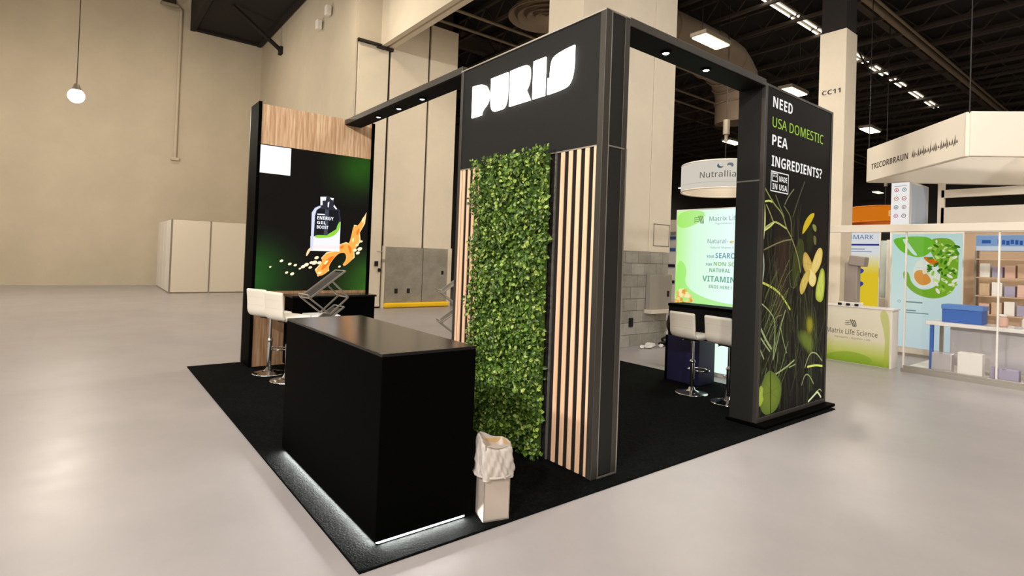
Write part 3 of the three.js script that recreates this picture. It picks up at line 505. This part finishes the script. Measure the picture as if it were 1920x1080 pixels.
function makeStool(label, group, pos, turn) {   // faces +z of its own axes
  const s = thing('bar_stool', label, 'bar stool', pos, turn, group);
  mesh('seat', padded([[-.17, .765], [-.06, .755], [.08, .76], [.2, .752]], .07, .40), M.seat, s);
  const bk = mesh('backrest', padded([[-.165, .75], [-.205, .80], [-.215, .90], [-.225, 1.0], [-.235, 1.075]], .055, .40), M.seat, s);
  mesh('stitching', [B(-.17, .17, .879, .883, -.2425, -.2385), B(-.17, .17, .979, .983, -.2515, -.2475)], M.offwhite, bk);
  mesh('pole', [rod(V(0, .03, 0), V(0, .42, 0), .03, 20), rod(V(0, .42, 0), V(0, .72, 0), .02, 20), lathe([[.03, .4], [.036, .41], [.036, .43], [.02, .45]], 20)], M.chrome, s);
  mesh('seat_plate', B(-.1, .1, .705, .722, -.1, .1, .006), M.rubber, s);
  mesh('base', lathe([[0, 0], [.205, 0], [.21, .006], [.2, .014], [.12, .028], [.05, .05], [.034, .085], [0, .085]], 40), M.chrome, s);
  mesh('footrest', pipe([[0, .3, .03], [.11, .3, .05], [.145, .3, .14], [.09, .3, .22], [0, .3, .235], [-.09, .3, .22], [-.145, .3, .14], [-.11, .3, .05]], .011, 60, true), M.chrome, s);
  mesh('lever', pipe([[.02, .70, 0], [.14, .69, .02], [.2, .67, .03]], .006, 14), M.chrome, s);
  return s;
}
const s1 = makeStool('white padded bar stool beside the blue end panel of the bar table', 'stools at the bar table', [5.17, .014, -1.40], Math.PI / 2 - .1);
copyOf(s1, [5.14, .014, -.86], Math.PI / 2 - .15, 'white padded bar stool beside the plant light box');
copyOf(s1, [.84, .014, -5.12], 1.95, 'white padded bar stool close to the black post of the screen wall').scale.y = 1.08;
copyOf(s1, [.925, .014, -4.58], 1.85, 'white padded bar stool between the screen wall stool and the reception counter').scale.y = 1.08;
{
  const t = thing('bistro_table', 'small white bar-height side table just showing over the reception counter', 'table', [1.4, .014, -4.75]);
  mesh('table_top', B(-.2, .2, .80, .83, -.2, .2, .012), M.whiteGloss, t); mesh('pole', rod(V(0, .02, 0), V(0, .8, 0), .025, 16), M.chrome, t); mesh('base', lathe([[0, 0], [.19, 0], [.19, .008], [.05, .03], [0, .03]], 32), M.chrome, t);
}

// ---- bar table with blue end panel
{
  const k = thing('bar_table', 'black bar table with a deep apron and dark blue end panel', 'table');
  mesh('table_top', B(5.6, 6.0, 1.09, 1.13, -2.12, -.55, .005), M.black, k); mesh('apron', B(5.61, 5.99, .66, 1.09, -2.11, -.56), M.blackMatte, k);
  mesh('end_panel', B(5.6, 6.0, .014, .66, -2.11, -1.58, .006), M.blue, k).userData.label = 'dark blue end panel'; mesh('end_panel_edge', B(5.595, 6.005, .014, .66, -2.14, -2.11), M.black, k); mesh('end_panel', B(5.62, 5.98, .014, .66, -.62, -.58), M.black, k);
}
// ---- zigzag brochure racks
function rack(label, pos, turn) {
  const s = thing('brochure_rack', label, 'rack', pos, turn, undefined);
  const zz = .13, fr = (a, b) => [bar(V(...a, zz), V(...b, zz), .018, .018), bar(V(...a, -zz), V(...b, -zz), .018, .018)], cross = (a) => rod(V(...a, zz), V(...a, -zz), .009, 8);
  for (const y of [1.13, .68, .23]) {
    const t = mesh('tray_frame', [...fr([-.25, y], [.2, y + .33]), cross([-.25, y]), cross([.2, y + .33]), bar(V(-.25, y, zz), V(-.27, y + .04, zz), .018, .018), bar(V(-.25, y, -zz), V(-.27, y + .04, -zz), .018, .018), rod(V(-.27, y + .04, zz), V(-.27, y + .04, -zz), .009, 8)], M.alu, s);
    const g = new THREE.BoxGeometry(.5, .004, .24); g.rotateZ(Math.atan2(.33, .45)); g.translate(-.025, y + .158, 0); mesh('tray_panel', g, M.smoked, t);
    mesh('link', [...fr([.03, y + .2], [.25, y]), ...fr([.25, y], [.02, y - .2]), cross([.25, y])], M.alu, s);
    mesh('link', [...fr([-.25, y], [.02, y - .21]), cross([.02, y - .2])], M.alu, s);
  }
  mesh('foot', [...fr([-.25, .012], [.25, .012]), cross([-.25, .012]), cross([.25, .012])], M.alu, s);
}
rack('silver zigzag brochure rack rising behind the reception counter', [1.17, .014, -4.0], .12);
rack('silver zigzag brochure rack half hidden behind the sign wall', [3.33, .014, -4.35], -.3);

// ================================================================ NEIGHBOURS
// three slanting bars emblem
function emblem(c, x, y, s, col) { c.save(); c.translate(x, y); c.scale(s, s); c.strokeStyle = col; c.lineWidth = .13; c.lineCap = 'butt'; for (const d of [0, .28, .56]) { c.beginPath(); c.moveTo(-.2 + d, -.6); c.quadraticCurveTo(.2 + d, .1, .25 + d * .7, .6); c.stroke(); } c.lineWidth = .09; for (const d of [-.35, -.05, .25]) { c.beginPath(); c.moveTo(-.95, d + .1); c.quadraticCurveTo(-.5, d - .1, 0, d + .1); c.stroke(); } c.restore(); }
const tMatrix = canvasTex(768, 1256, (c, w, h) => {
  const g = c.createLinearGradient(0, 0, w, 0); g.addColorStop(0, '#b9f08e'); g.addColorStop(.2, '#d4f7d8'); g.addColorStop(.6, '#e6fbf6'); g.addColorStop(1, '#ddf6ec'); c.fillStyle = g; c.fillRect(0, 0, w, h);
  blob(c, [[0, 0], [.35, 0], [.3, .08], [0, .13]], w, h, 'rgba(150,225,80,.6)'); blob(c, [[0, .30], [.15, .36], [.1, .5], [.5, .58], [1, .57], [1, .66], [0, .7]], w, h, 'rgba(140,225,80,.55)');
  emblem(c, .27 * w, .062 * h, 52, '#5d7a4a'); c.fillStyle = '#79939a'; fitWords(c, 'Matrix Life Science', .377 * w, .96 * w, .044 * h, .071 * h, 'normal'); c.fillStyle = '#9ab0b2'; fitWords(c, 'Ingredients | Nutrition | Life', .45 * w, .9 * w, .082 * h, .093 * h, 'normal');
  c.fillStyle = '#8499a2'; fitWords(c, 'Natural-', .364 * w, .60 * w, .183 * h, .21 * h, 'normal'); c.fillStyle = '#e0b34a'; fitWords(c, 'e', .61 * w, .66 * w, .19 * h, .21 * h); c.fillStyle = '#8fa6a6'; fitWords(c, 'Natural Vitamin E', .403 * w, .66 * w, .23 * h, .242 * h, 'normal');
  c.fillStyle = '#6f9aa4'; fitWords(c, 'YOUR', .364 * w, .45 * w, .285 * h, .302 * h); fitWords(c, 'SEARCH', .46 * w, .72 * w, .270 * h, .302 * h); fitWords(c, 'FOR', .357 * w, .43 * w, .333 * h, .349 * h); c.fillStyle = '#8bbd7a'; fitWords(c, 'NON SOY', .44 * w, .72 * w, .325 * h, .349 * h); c.fillStyle = '#7fb08c'; fitWords(c, 'NATURAL', .396 * w, .63 * w, .365 * h, .389 * h); c.fillStyle = '#6fa88e'; fitWords(c, 'VITAMIN E', .325 * w, .76 * w, .413 * h, .448 * h); c.fillStyle = '#86b094'; fitWords(c, 'ENDS HERE !', .396 * w, .65 * w, .468 * h, .488 * h);
  let s = 5; const r = () => { s = (s * 1664525 + 1013904223) >>> 0; return s / 4294967296; };
  for (let i = 0; i < 60; i++) { const a = r() * .24, b = r(); if (a * 1.0 + (1 - b) * .12 > .26) continue; dot(c, (.01 + a) * w, (.5 + b * .09 - a * .05 + .02) * h, 11 + r() * 8, ['#e8b45c', '#f3cf86', '#d79a3e', '#f8e2ab'][i % 4]); }
});
{
  const b = thing('lit_banner', 'tall pale green backlit vitamin banner behind the bar stools', 'banner', [6.5, 0, 0]);
  mesh('frame', B(.004, .1, .0, 2.6, -2.66, -1.08, .006), M.white, b); mesh('foot', [B(-.1, .25, 0, .03, -2.5, -2.4), B(-.1, .25, 0, .03, -1.35, -1.25)], M.alu, b);
  sheet('backlit_print', tMatrix, 1.05, b, 1.54, 2.52, [.001, 1.32, -1.87], -Math.PI / 2);
  areaLight([6.46, 1.5, -1.87], [0, 1.5, -1.87], 1.4, 2, .35, [.9, 1, .9]);
}
{ // reception counter across the aisle
  const k = thing('green_white_counter', 'white reception counter with green fade and Matrix Life Science logo', 'counter', [9.95, 0, 0]);
  mesh('body', B(.004, .32, .0, 1.02, -2.0, -.6, .005), M.white, k); mesh('worktop', B(-.01, .34, 1.02, 1.05, -2.02, -.58, .005), M.whiteGloss, k);
  const t = canvasTex(768, 616, (c, w, h) => {
    const g = c.createLinearGradient(0, 0, 0, h); g.addColorStop(0, '#e9e4cf'); g.addColorStop(.55, '#e6dfc6'); g.addColorStop(.8, '#c2cf6a'); g.addColorStop(1, '#86a820'); c.fillStyle = g; c.fillRect(0, 0, w, h);
    blob(c, [[.85, 0], [1, 0], [1, 1], [.92, 1], [.96, .5]], w, h, 'rgba(170,185,60,.5)'); blob(c, [[.2, .9], [.5, .78], [.8, .86], [.8, 1], [.2, 1]], w, h, 'rgba(120,165,20,.5)');
    emblem(c, .53 * w, .28 * h, 66, '#2f3a2c'); c.fillStyle = '#4b5149'; fitWords(c, 'Matrix Life Science', .20 * w, .86 * w, .40 * h, .49 * h, 'normal'); c.fillStyle = '#7a7d6e'; fitWords(c, 'Ingredients | Nutrition | Life', .31 * w, .77 * w, .535 * h, .57 * h, 'normal');
  });
  sheet('front_print', t, 0, k, 1.3, 1.0, [0, .51, -1.28], -Math.PI / 2);
}
{
  const d = thing('sample_dispenser', 'grey-brown slanted sample dispenser on the green and white counter', 'dispenser', [10.1, 1.05, -1.3]);
  mesh('housing', B(-.08, .08, .06, .8, -.11, .11, .02), M.dispenser, d); mesh('hood', B(-.12, .1, .74, .92, -.13, .13, .02).rotateX(.12), M.dispenser, d); mesh('tray', B(-.16, .1, 0, .06, -.16, .16, .01), M.white, d);
  for (const z of [-.14, 0, .14]) mesh('foot', B(-.19, -.15, 0, .04, z - .03, z + .03, .008), M.rubber, d);
}
{ // raised glass fronted booth
  const p = thing('booth_platform', 'low white raised booth platform with grey edge across the aisle', 'platform', [9.9, 0, 0]);
  mesh('deck', B(0, 6, .0, .06, -.44, 5, .005), M.white, p); mesh('edge_trim', B(-.02, 0, 0, .065, -.44, 5), M.alu, p);
}
{
  const gW = thing('glass_partition', 'clear glass partition with cream top rail around the platform booth', 'glass wall', [9.95, .06, 0]);
  mesh('top_rail', B(-.06, .06, 2.34, 2.47, -1.95, 5, .006), M.offwhite, gW); mesh('bottom_rail', B(-.03, .03, 0, .05, -.42, 5, .006), M.alu, gW);
  for (const [z0, z1] of [[-.4, .78], [.82, 1.98], [2.02, 3.2]]) mesh('glass_pane', B(-.006, .006, .05, 2.34, z0, z1), M.glass, gW);
  for (const z of [-.42, .8, 2.0, 3.22]) mesh('post', B(-.018, .018, 0, 2.34, z - .012, z + .012, .004), M.white, gW);
}
{
  const t = thing('display_table', 'white display table with a rail standing behind the glass partition', 'table', [10.35, .06, 0]);
  mesh('table_top', B(-.1, .6, .76, .82, -.2, 3.2, .008), M.whiteGloss, t); mesh('front_board', [B(.1, .14, .1, .76, .1, 3.1)], M.foil, t); for (const z of [-.12, 1.5, 3.1]) mesh('leg', B(-.06, -.01, 0, .76, z - .025, z + .025), M.blueBox, t); for (const z of [-.12, 1.5, 3.1]) mesh('leg', B(.5, .55, 0, .76, z - .025, z + .025), M.alu, t);
}
{
  const cols = [M.foil, M.white, M.lilac, M.foil, M.white, M.lilac, M.pink], nm = ['silver', 'white', 'lilac', 'silver', 'white', 'lilac', 'pink'];
  let z = -.05; for (let i = 0; i < 7; i++) { const wz = rr(.26, .42), hh = rr(.18, .5); const b = mesh('parcel', [B(9.98 + rr(.02, .06), 10.2, .061, .061 + hh, z, z + wz, .015), B(10.02, 10.19, .061 + hh, .066 + hh, z + wz * .42, z + wz * .56)], cols[i]); tag(b, nm[i] + ' taped parcel in the row on the platform floor behind the glass', 'parcel', nm[i] + ' parcels behind the glass'); z += wz + rr(.03, .09); }
}
{
  const b = thing('blue_box', 'blue lidded carton on the white display table', 'box', [10.62, .88, .25]);
  mesh('carton', B(-.18, .18, 0, .22, -.27, .27, .01), M.blueBox, b); mesh('lid', B(-.19, .19, .22, .3, -.28, .28, .01), std('#5d8ad0', .6), b);
}
for (const [z, x, m, c] of [[.75, 10.55, M.pink, 'pink'], [1.05, 10.6, M.white, 'white'], [1.4, 10.52, M.foil, 'silver']]) { const t = thing('product_jar', c + ' product jar standing on the white display table', 'jar', [x, .88, z]); mesh('jar_body', lathe([[0, 0], [.07, 0], [.075, .02], [.075, .13], [.05, .16], [0, .16]], 20), m, t); mesh('jar_lid', lathe([[0, .2], [.055, .2], [.055, .16], [0, .16]], 20), M.white, t); }
// salad banner
{
  const t = canvasTex(640, 1256, (c, w, h) => {
    const g = c.createLinearGradient(0, 0, w, h); g.addColorStop(0, '#bfe6dd'); g.addColorStop(.5, '#d7ece8'); g.addColorStop(1, '#c3d9e0'); c.fillStyle = g; c.fillRect(0, 0, w, h);
    blob(c, [[.16, .33], [.22, .46], [.38, .535], [.625, .565], [.84, .52], [.95, .42], [.95, .05], [.60, .03], [.5, .10], [.72, .3], [.7, .44], [.48, .50], [.3, .44], [.26, .33]], w, h, '#7db32a');
    blob(c, [[.0, .04], [.3, .02], [.6, .03], [.6, .15], [.42, .22], [.16, .17], [.05, .10]], w, h, '#6fc02f'); blob(c, [[.14, .05], [.2, .04], [.32, .14], [.40, .2], [.3, .18]], w, h, '#d5efe2');
    blob(c, [[.393, .215], [.312, .327], [.33, .42], [.482, .477], [.70, .44], [.72, .318], [.562, .235]], w, h, '#e6efe0');
    blob(c, [[.34, .33], [.45, .31], [.55, .36], [.6, .42], [.45, .46], [.34, .40]], w, h, '#e39a3f'); blob(c, [[.429, .195], [.607, .205], [.72, .264], [.6, .28]], w, h, '#e0741d'); blob(c, [[.45, .31], [.52, .30], [.53, .34], [.47, .36]], w, h, '#f1e3c4');
    let s = 21; const r = () => { s = (s * 1664525 + 1013904223) >>> 0; return s / 4294967296; };
    for (let i = 0; i < 90; i++) { const x = .55 + r() * .38, y = .05 + r() * .45; c.save(); c.translate(x * w, y * h); c.rotate(r() * 6); c.scale(2.2, 1); dot(c, 0, 0, 6 + r() * 9, ['#4f8f1f', '#9ccf45', '#cfe88a', '#f3efd8', '#386f17'][i % 5]); c.restore(); }
    c.fillStyle = '#6d8f93'; c.fillRect(.22 * w, .595 * h, .25 * w, .012 * h); c.fillRect(.22 * w, .67 * h, .16 * w, .01 * h); c.fillRect(.22 * w, .69 * h, .34 * w, .008 * h); c.strokeStyle = '#6d8f93'; c.lineWidth = 4; c.beginPath(); c.arc(.13 * w, .6 * h, 14, 0, 7); c.stroke();
  });
  const b = thing('salad_banner', 'pale blue banner printed with a salad bowl swirl', 'banner', [12, .06, -.68]);
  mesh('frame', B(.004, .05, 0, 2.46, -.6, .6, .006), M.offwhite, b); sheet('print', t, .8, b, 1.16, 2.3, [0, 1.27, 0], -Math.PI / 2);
}
{
  const t = canvasTex(512, 1024, (c, w, h) => {
    c.fillStyle = '#eef1f4'; c.fillRect(0, 0, w, h); const g = c.createLinearGradient(0, .25 * h, 0, .5 * h); g.addColorStop(0, '#eef1f4'); g.addColorStop(1, '#f2d22c'); c.fillStyle = g; c.fillRect(0, .25 * h, w, h);
    c.fillStyle = '#5a73a8'; fitWords(c, 'DENMARK', .1 * w, .88 * w, .04 * h, .09 * h, 'normal'); c.fillStyle = '#2b3690'; c.fillRect(.1 * w, .145 * h, .9 * w, .02 * h); c.fillStyle = '#7a88a8'; c.fillRect(.4 * w, .2 * h, .3 * w, .01 * h); c.fillRect(.4 * w, .23 * h, .45 * w, .008 * h);
    for (const y of [.45, .6]) { blob(c, [[.45, y], [.6, y - .03], [.72, y], [.62, y + .05], [.5, y + .04]], w, h, '#3b46a0'); dot(c, .5 * w, (y + .05) * h, 16, '#f2d22c'); }
  });
  const b = thing('yellow_banner', 'white and yellow DENMARK roll-up banner with blue swirls', 'banner', [13, 0, -2.3]);
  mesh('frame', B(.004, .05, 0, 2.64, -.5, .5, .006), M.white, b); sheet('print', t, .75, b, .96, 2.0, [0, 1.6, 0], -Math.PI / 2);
}
{
  const t = canvasTex(256, 1024, (c, w, h) => { c.fillStyle = '#f4f2ee'; c.fillRect(0, 0, w, h); const cs = ['#c65a78', '#7b8a92', '#c8783c', '#b85048', '#5e7d86', '#8f8a80', '#d05a9a', '#6c6c74']; for (let r = 0; r < 4; r++) for (let k = 0; k < 2; k++) { c.strokeStyle = cs[r * 2 + k]; c.lineWidth = 10; c.beginPath(); c.arc((.28 + .44 * k) * w, (.16 + r * .19) * h * .72, 28, 0, 7); c.stroke(); dot(c, (.28 + .44 * k) * w, (.16 + r * .19) * h * .72, 10, cs[(r * 2 + k + 3) % 8]); } c.fillStyle = '#9a9690'; c.fillRect(.15 * w, .05 * h, .7 * w, .008 * h); });
  const b = thing('icon_tower', 'tall white booth tower with rows of coloured round icons', 'tower', [14, 0, -1.735]);
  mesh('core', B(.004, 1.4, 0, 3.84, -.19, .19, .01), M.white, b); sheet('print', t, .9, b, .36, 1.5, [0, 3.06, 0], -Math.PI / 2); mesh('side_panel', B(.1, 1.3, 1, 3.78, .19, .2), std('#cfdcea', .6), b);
}
// hanging ring signs
{
  const s = 3.5 * .7071, b = thing('square_hanging_sign', 'large white square hanging sign lettered TRICORBRAUN, turned corner-on', 'hanging sign', [14, 3.87, -2.42]);
  const L = 3.5, wallPanel = (x, z, ang, nm = 'sign_face') => mesh(nm, B(0, L, 0, .83, -.05, .05, .02).rotateY(ang).translate(x, 0, z), M.fabricWhite, b);
  const a1 = Math.atan2(-1, -1); // direction (-1, +1) in x,z
  wallPanel(0, 0, -Math.atan2(1, -1)); wallPanel(-s, s, -Math.atan2(1, 1)); wallPanel(0, 2 * s, -Math.atan2(-1, 1)); wallPanel(s, s, -Math.atan2(-1, -1));
  const t = canvasTex(1024, 244, (c, w, h) => { c.fillStyle = '#ece3d4'; c.fillRect(0, 0, w, h); c.fillStyle = '#3a352f'; fitWords(c, 'TRICORBRAUN', .06 * w, .50 * w, .50 * h, .67 * h); c.strokeStyle = '#3a352f'; c.lineWidth = 6; for (let i = 0; i < 22; i++) { const x = (.535 + .019 * i) * w, a = .035 * h * Math.sin(i * 2.3); c.beginPath(); c.moveTo(x, .67 * h + a); c.lineTo(x + (5 + 6 * Math.sin(i * 5.1)), .55 * h - a); c.lineTo(x + 12, .66 * h + a * .5); c.stroke(); } });
  const n = .056 * .7071; sheet('lettering', t, 0, b, L - .06, .80, [-s / 2 - n, .415, s / 2 - n], -Math.PI * .75);
  mesh('hanging_cable', [rod(V(0, .8, 0), V(0, 5.4, 0), .01, 6), rod(V(-s, .8, s), V(-s, 5.4, s), .01, 6), rod(V(s, .8, s), V(s, 5.4, s), .01, 6)], M.cable, b);
}
function drumSign(name, label, pos, r, h, tex, glow, mat, top) {
  const b = thing(name, label, 'hanging sign', pos);
  const g = new THREE.CylinderGeometry(r, r, h, 64, 1, true); const m = new THREE.Mesh(g, print(tex, glow)); m.name = 'drum'; m.castShadow = m.receiveShadow = true; b.add(m);
  mesh('inner_drum', lathe([[r - .03, -h / 2], [r - .03, h / 2]], 64), mat, b); mesh('rim', [new THREE.TorusGeometry(r - .015, .025, 8, 64).rotateX(Math.PI / 2).translate(0, h / 2, 0), new THREE.TorusGeometry(r - .015, .025, 8, 64).rotateX(Math.PI / 2).translate(0, -h / 2, 0)], mat, b);
  mesh('cross_bars', [rod(V(-r, h / 2, 0), V(r, h / 2, 0), .02), rod(V(0, h / 2, -r), V(0, h / 2, r), .02)], M.lampBody, b);
  const hst = mesh('hoist', [rod(V(0, h / 2 + .9, 0), V(0, h / 2 + 1.3, 0), .09, 14), rod(V(0, h / 2 + .7, 0), V(0, h / 2 + .9, 0), .05)], M.lampBody, b); mesh('hanging_cable', [rod(V(0, h / 2, 0), V(0, h / 2 + .7, 0), .015, 6), rod(V(0, h / 2 + 1.3, 0), V(0, top - pos[1], 0), .012, 6)], M.cable, hst);
  return m;
}
{
  const t = canvasTex(2048, 256, (c, w, h) => { c.fillStyle = '#efe7d8'; c.fillRect(0, 0, w, h); c.fillStyle = '#d9cfbf'; c.fillRect(0, .78 * h, w, .02 * h); const x = w * .5; dot(c, x - 34, .22 * h, 22, '#56707c'); dot(c, x - 24, .17 * h, 20, '#efe7d8'); dot(c, x + 34, .2 * h, 22, '#7d868a'); dot(c, x + 26, .28 * h, 18, '#efe7d8'); c.fillStyle = '#6d655c'; fitWords(c, 'Nutralliance', x - 190, x + 190, .40 * h, .62 * h, 'normal'); });
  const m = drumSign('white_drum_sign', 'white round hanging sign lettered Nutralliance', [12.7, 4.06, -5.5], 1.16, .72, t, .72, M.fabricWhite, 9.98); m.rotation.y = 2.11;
  const t2 = canvasTex(1024, 128, (c, w, h) => { c.fillStyle = '#df7a14'; c.fillRect(0, 0, w, h); c.fillStyle = '#f6c07a'; fitWords(c, 'BION', .46 * w, .56 * w, .3 * h, .68 * h); });
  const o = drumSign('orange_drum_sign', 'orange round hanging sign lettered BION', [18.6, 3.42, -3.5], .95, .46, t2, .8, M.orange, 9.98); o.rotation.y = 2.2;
}
// fascia of the booth behind the glass, shelf rack and posters
{
  const f = thing('booth_fascia', 'long cream fascia board above the posters behind the glass', 'fascia', [14.2, 0, 0]);
  mesh('board', B(0, .08, 2.62, 3.2, -1.0, 5, .006), M.offwhite, f); mesh('board', B(0, .08, 3.42, 3.6, -1.0, 5, .006), M.offwhite, f); for (const z of [-1, 1.8, 4.6]) mesh('post', B(.0, .1, .062, 3.75, z - .06, z + .06), M.offwhite, f); mesh('back_wall', B(.02, .06, .065, 2.62, -.94, 5), M.tan, f);
}
{
  const r = thing('product_shelf', 'freestanding product shelf with a blue header behind the glass', 'shelf', [12.4, .06, .45]);
  mesh('header', B(-.1, .1, 2.1, 2.4, -.42, .42, .01), std('#8fb2dc', .6), r); mesh('upright', [B(-.1, .1, 0, 2.1, -.43, -.4), B(-.1, .1, 0, 2.1, .4, .43)], M.lampBody, r); for (const y of [.9, 1.25, 1.6, 1.95]) mesh('shelf_board', B(-.14, .14, y - .02, y, -.4, .4), M.tan, r);
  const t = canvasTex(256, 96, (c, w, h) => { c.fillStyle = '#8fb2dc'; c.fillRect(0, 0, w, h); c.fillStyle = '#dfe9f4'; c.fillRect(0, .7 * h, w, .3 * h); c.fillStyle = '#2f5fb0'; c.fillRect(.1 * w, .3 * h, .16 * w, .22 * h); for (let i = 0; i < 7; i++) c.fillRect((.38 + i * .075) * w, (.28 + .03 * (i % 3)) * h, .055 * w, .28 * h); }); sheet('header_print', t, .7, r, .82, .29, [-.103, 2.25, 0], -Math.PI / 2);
  const cm = [M.pink, M.tan, M.white, M.lilac], cn = ['pink', 'tan', 'white', 'lilac'];
  [.9, 1.25, 1.6].forEach((y, j) => { for (let k = 0; k < 4; k++) { const i = (j + k) % 4, b = mesh('product_box', [B(12.3, 12.5, .061 + y, .061 + y + .2 + .03 * ((k * 7 + j) % 3), .1 + k * .18, .25 + k * .18, .008), B(12.296, 12.3, .1 + y, .16 + y, .12 + k * .18, .23 + k * .18)], cm[i]); tag(b, cn[i] + ' product box on the ' + ['lowest', 'middle', 'top'][j] + ' shelf under the blue header', 'box', 'boxes on the product shelf'); } });
}
{
  const t = canvasTex(256, 512, (c, w, h) => { c.fillStyle = '#e2d4c4'; c.fillRect(0, 0, w, h); blob(c, [[.1, .1], [.6, .05], [.9, .2], [.6, .35], [.2, .3]], w, h, '#eabf4e'); blob(c, [[.3, .3], [.8, .3], [.9, .45], [.5, .5]], w, h, '#e08a3c'); c.fillStyle = '#5a4a44'; for (let i = 0; i < 6; i++) c.fillRect(.12 * w, (.6 + i * .05) * h, (.5 + .05 * (i % 3)) * w, 6); });
  const p = thing('orange_poster', 'cream poster with an orange fruit picture on the booth wall', 'poster', [14.1, 1.5, 1.35]); mesh('board', B(.004, .03, -.7, .95, -.45, .45), M.offwhite, p); sheet('print', t, 0, p, .88, 1.6, [0, .12, 0], -Math.PI / 2);
}
// pier fittings
{
  const e = thing('electrical_box', 'grey electrical cabinet with a sill on the block pier', 'electrical box', [8.28, 0, -4.343]);
  mesh('cabinet', B(-.36, .36, .74, 1.46, 0, .12, .01), M.greyBox, e); mesh('sill', B(-.4, .4, .66, .74, 0, .2, .01), M.offwhite, e); mesh('latch', B(.2, .25, 1.0, 1.12, .12, .14), M.rubber, e);
}
tag(mesh('wall_socket', [B(7.42, 7.54, .4, .58, -4.35, -4.325, .01), B(7.45, 7.51, .43, .55, -4.325, -4.318)], M.rubber), 'black wall socket on the block pier', 'socket');
tag(mesh('cable_heap', [pipe([[8.55, .6, -4.2], [8.5, .4, -4.2], [8.58, .15, -4.15], [8.35, .04, -4.05], [8.1, .06, -4.1], [8.3, .12, -3.95], [8.55, .05, -4.0], [8.45, .16, -4.15], [8.2, .03, -3.9], [8.5, .03, -3.8]], .025, 120), pipe([[8.4, .04, -4.2], [8.2, .15, -4.1], [8.45, .2, -4.0], [8.6, .04, -3.95], [8.3, .05, -4.2]], .025, 60, true)], M.cable), 'tangled black cables heaped below the electrical cabinet', 'cables');
for (const [x, z, s] of [[7.55, -4.1, .05], [7.7, -4.05, .08], [7.9, -4.12, .06], [8.02, -4.0, .05]]) { const c = new THREE.IcosahedronGeometry(s, 1), p = c.attributes.position; for (let i = 0; i < p.count; i++) { const k = 1 + .25 * Math.sin(p.getX(i) * 90 + p.getY(i) * 70 + p.getZ(i) * 110); p.setXYZ(i, p.getX(i) * k, Math.max(-s * .6, p.getY(i) * k * .8), p.getZ(i) * k); } c.computeVertexNormals(); tag(mesh('paper_scrap', c.translate(x, s * .62, z), M.white), 'crumpled white scrap on the floor by the block pier', 'scrap', 'scraps by the pier'); }
// far booths glimpsed beside the pier and past the light box
{
  const f = thing('far_booth', 'distant white booth wall with blue shelf bands beside the pier', 'booth', [19, 0, -8.6]);
  mesh('back_wall', B(0, .1, 0, 3.2, -4, 4), M.white, f); mesh('fascia', B(-.6, 0, 3.0, 3.5, -4, 4), M.offwhite, f); for (const y of [.8, 1.5, 2.2, 2.7]) mesh('shelf_band', B(-.1, 0, y, y + .12, -4, 4), y < 2 ? M.blue : M.blueBox, f);
}
{
  const f = thing('pale_green_booth', 'distant pale booth with white pillars behind the glass rail', 'booth', [15.5, 0, -3.2]);
  mesh('back_wall', B(0, .1, 0, 2.5, -1.5, 1.0), std('#d9e6e2', .6), f); for (const z of [-1.4, -.5, .4, .95]) mesh('pillar', B(-.5, -.4, 0, 2.5, z - .05, z + .05), M.white, f); mesh('desk', B(-.9, -.3, 0, 1.0, -1.2, .9, .01), M.offwhite, f);
}
renderer.render(scene, camera);
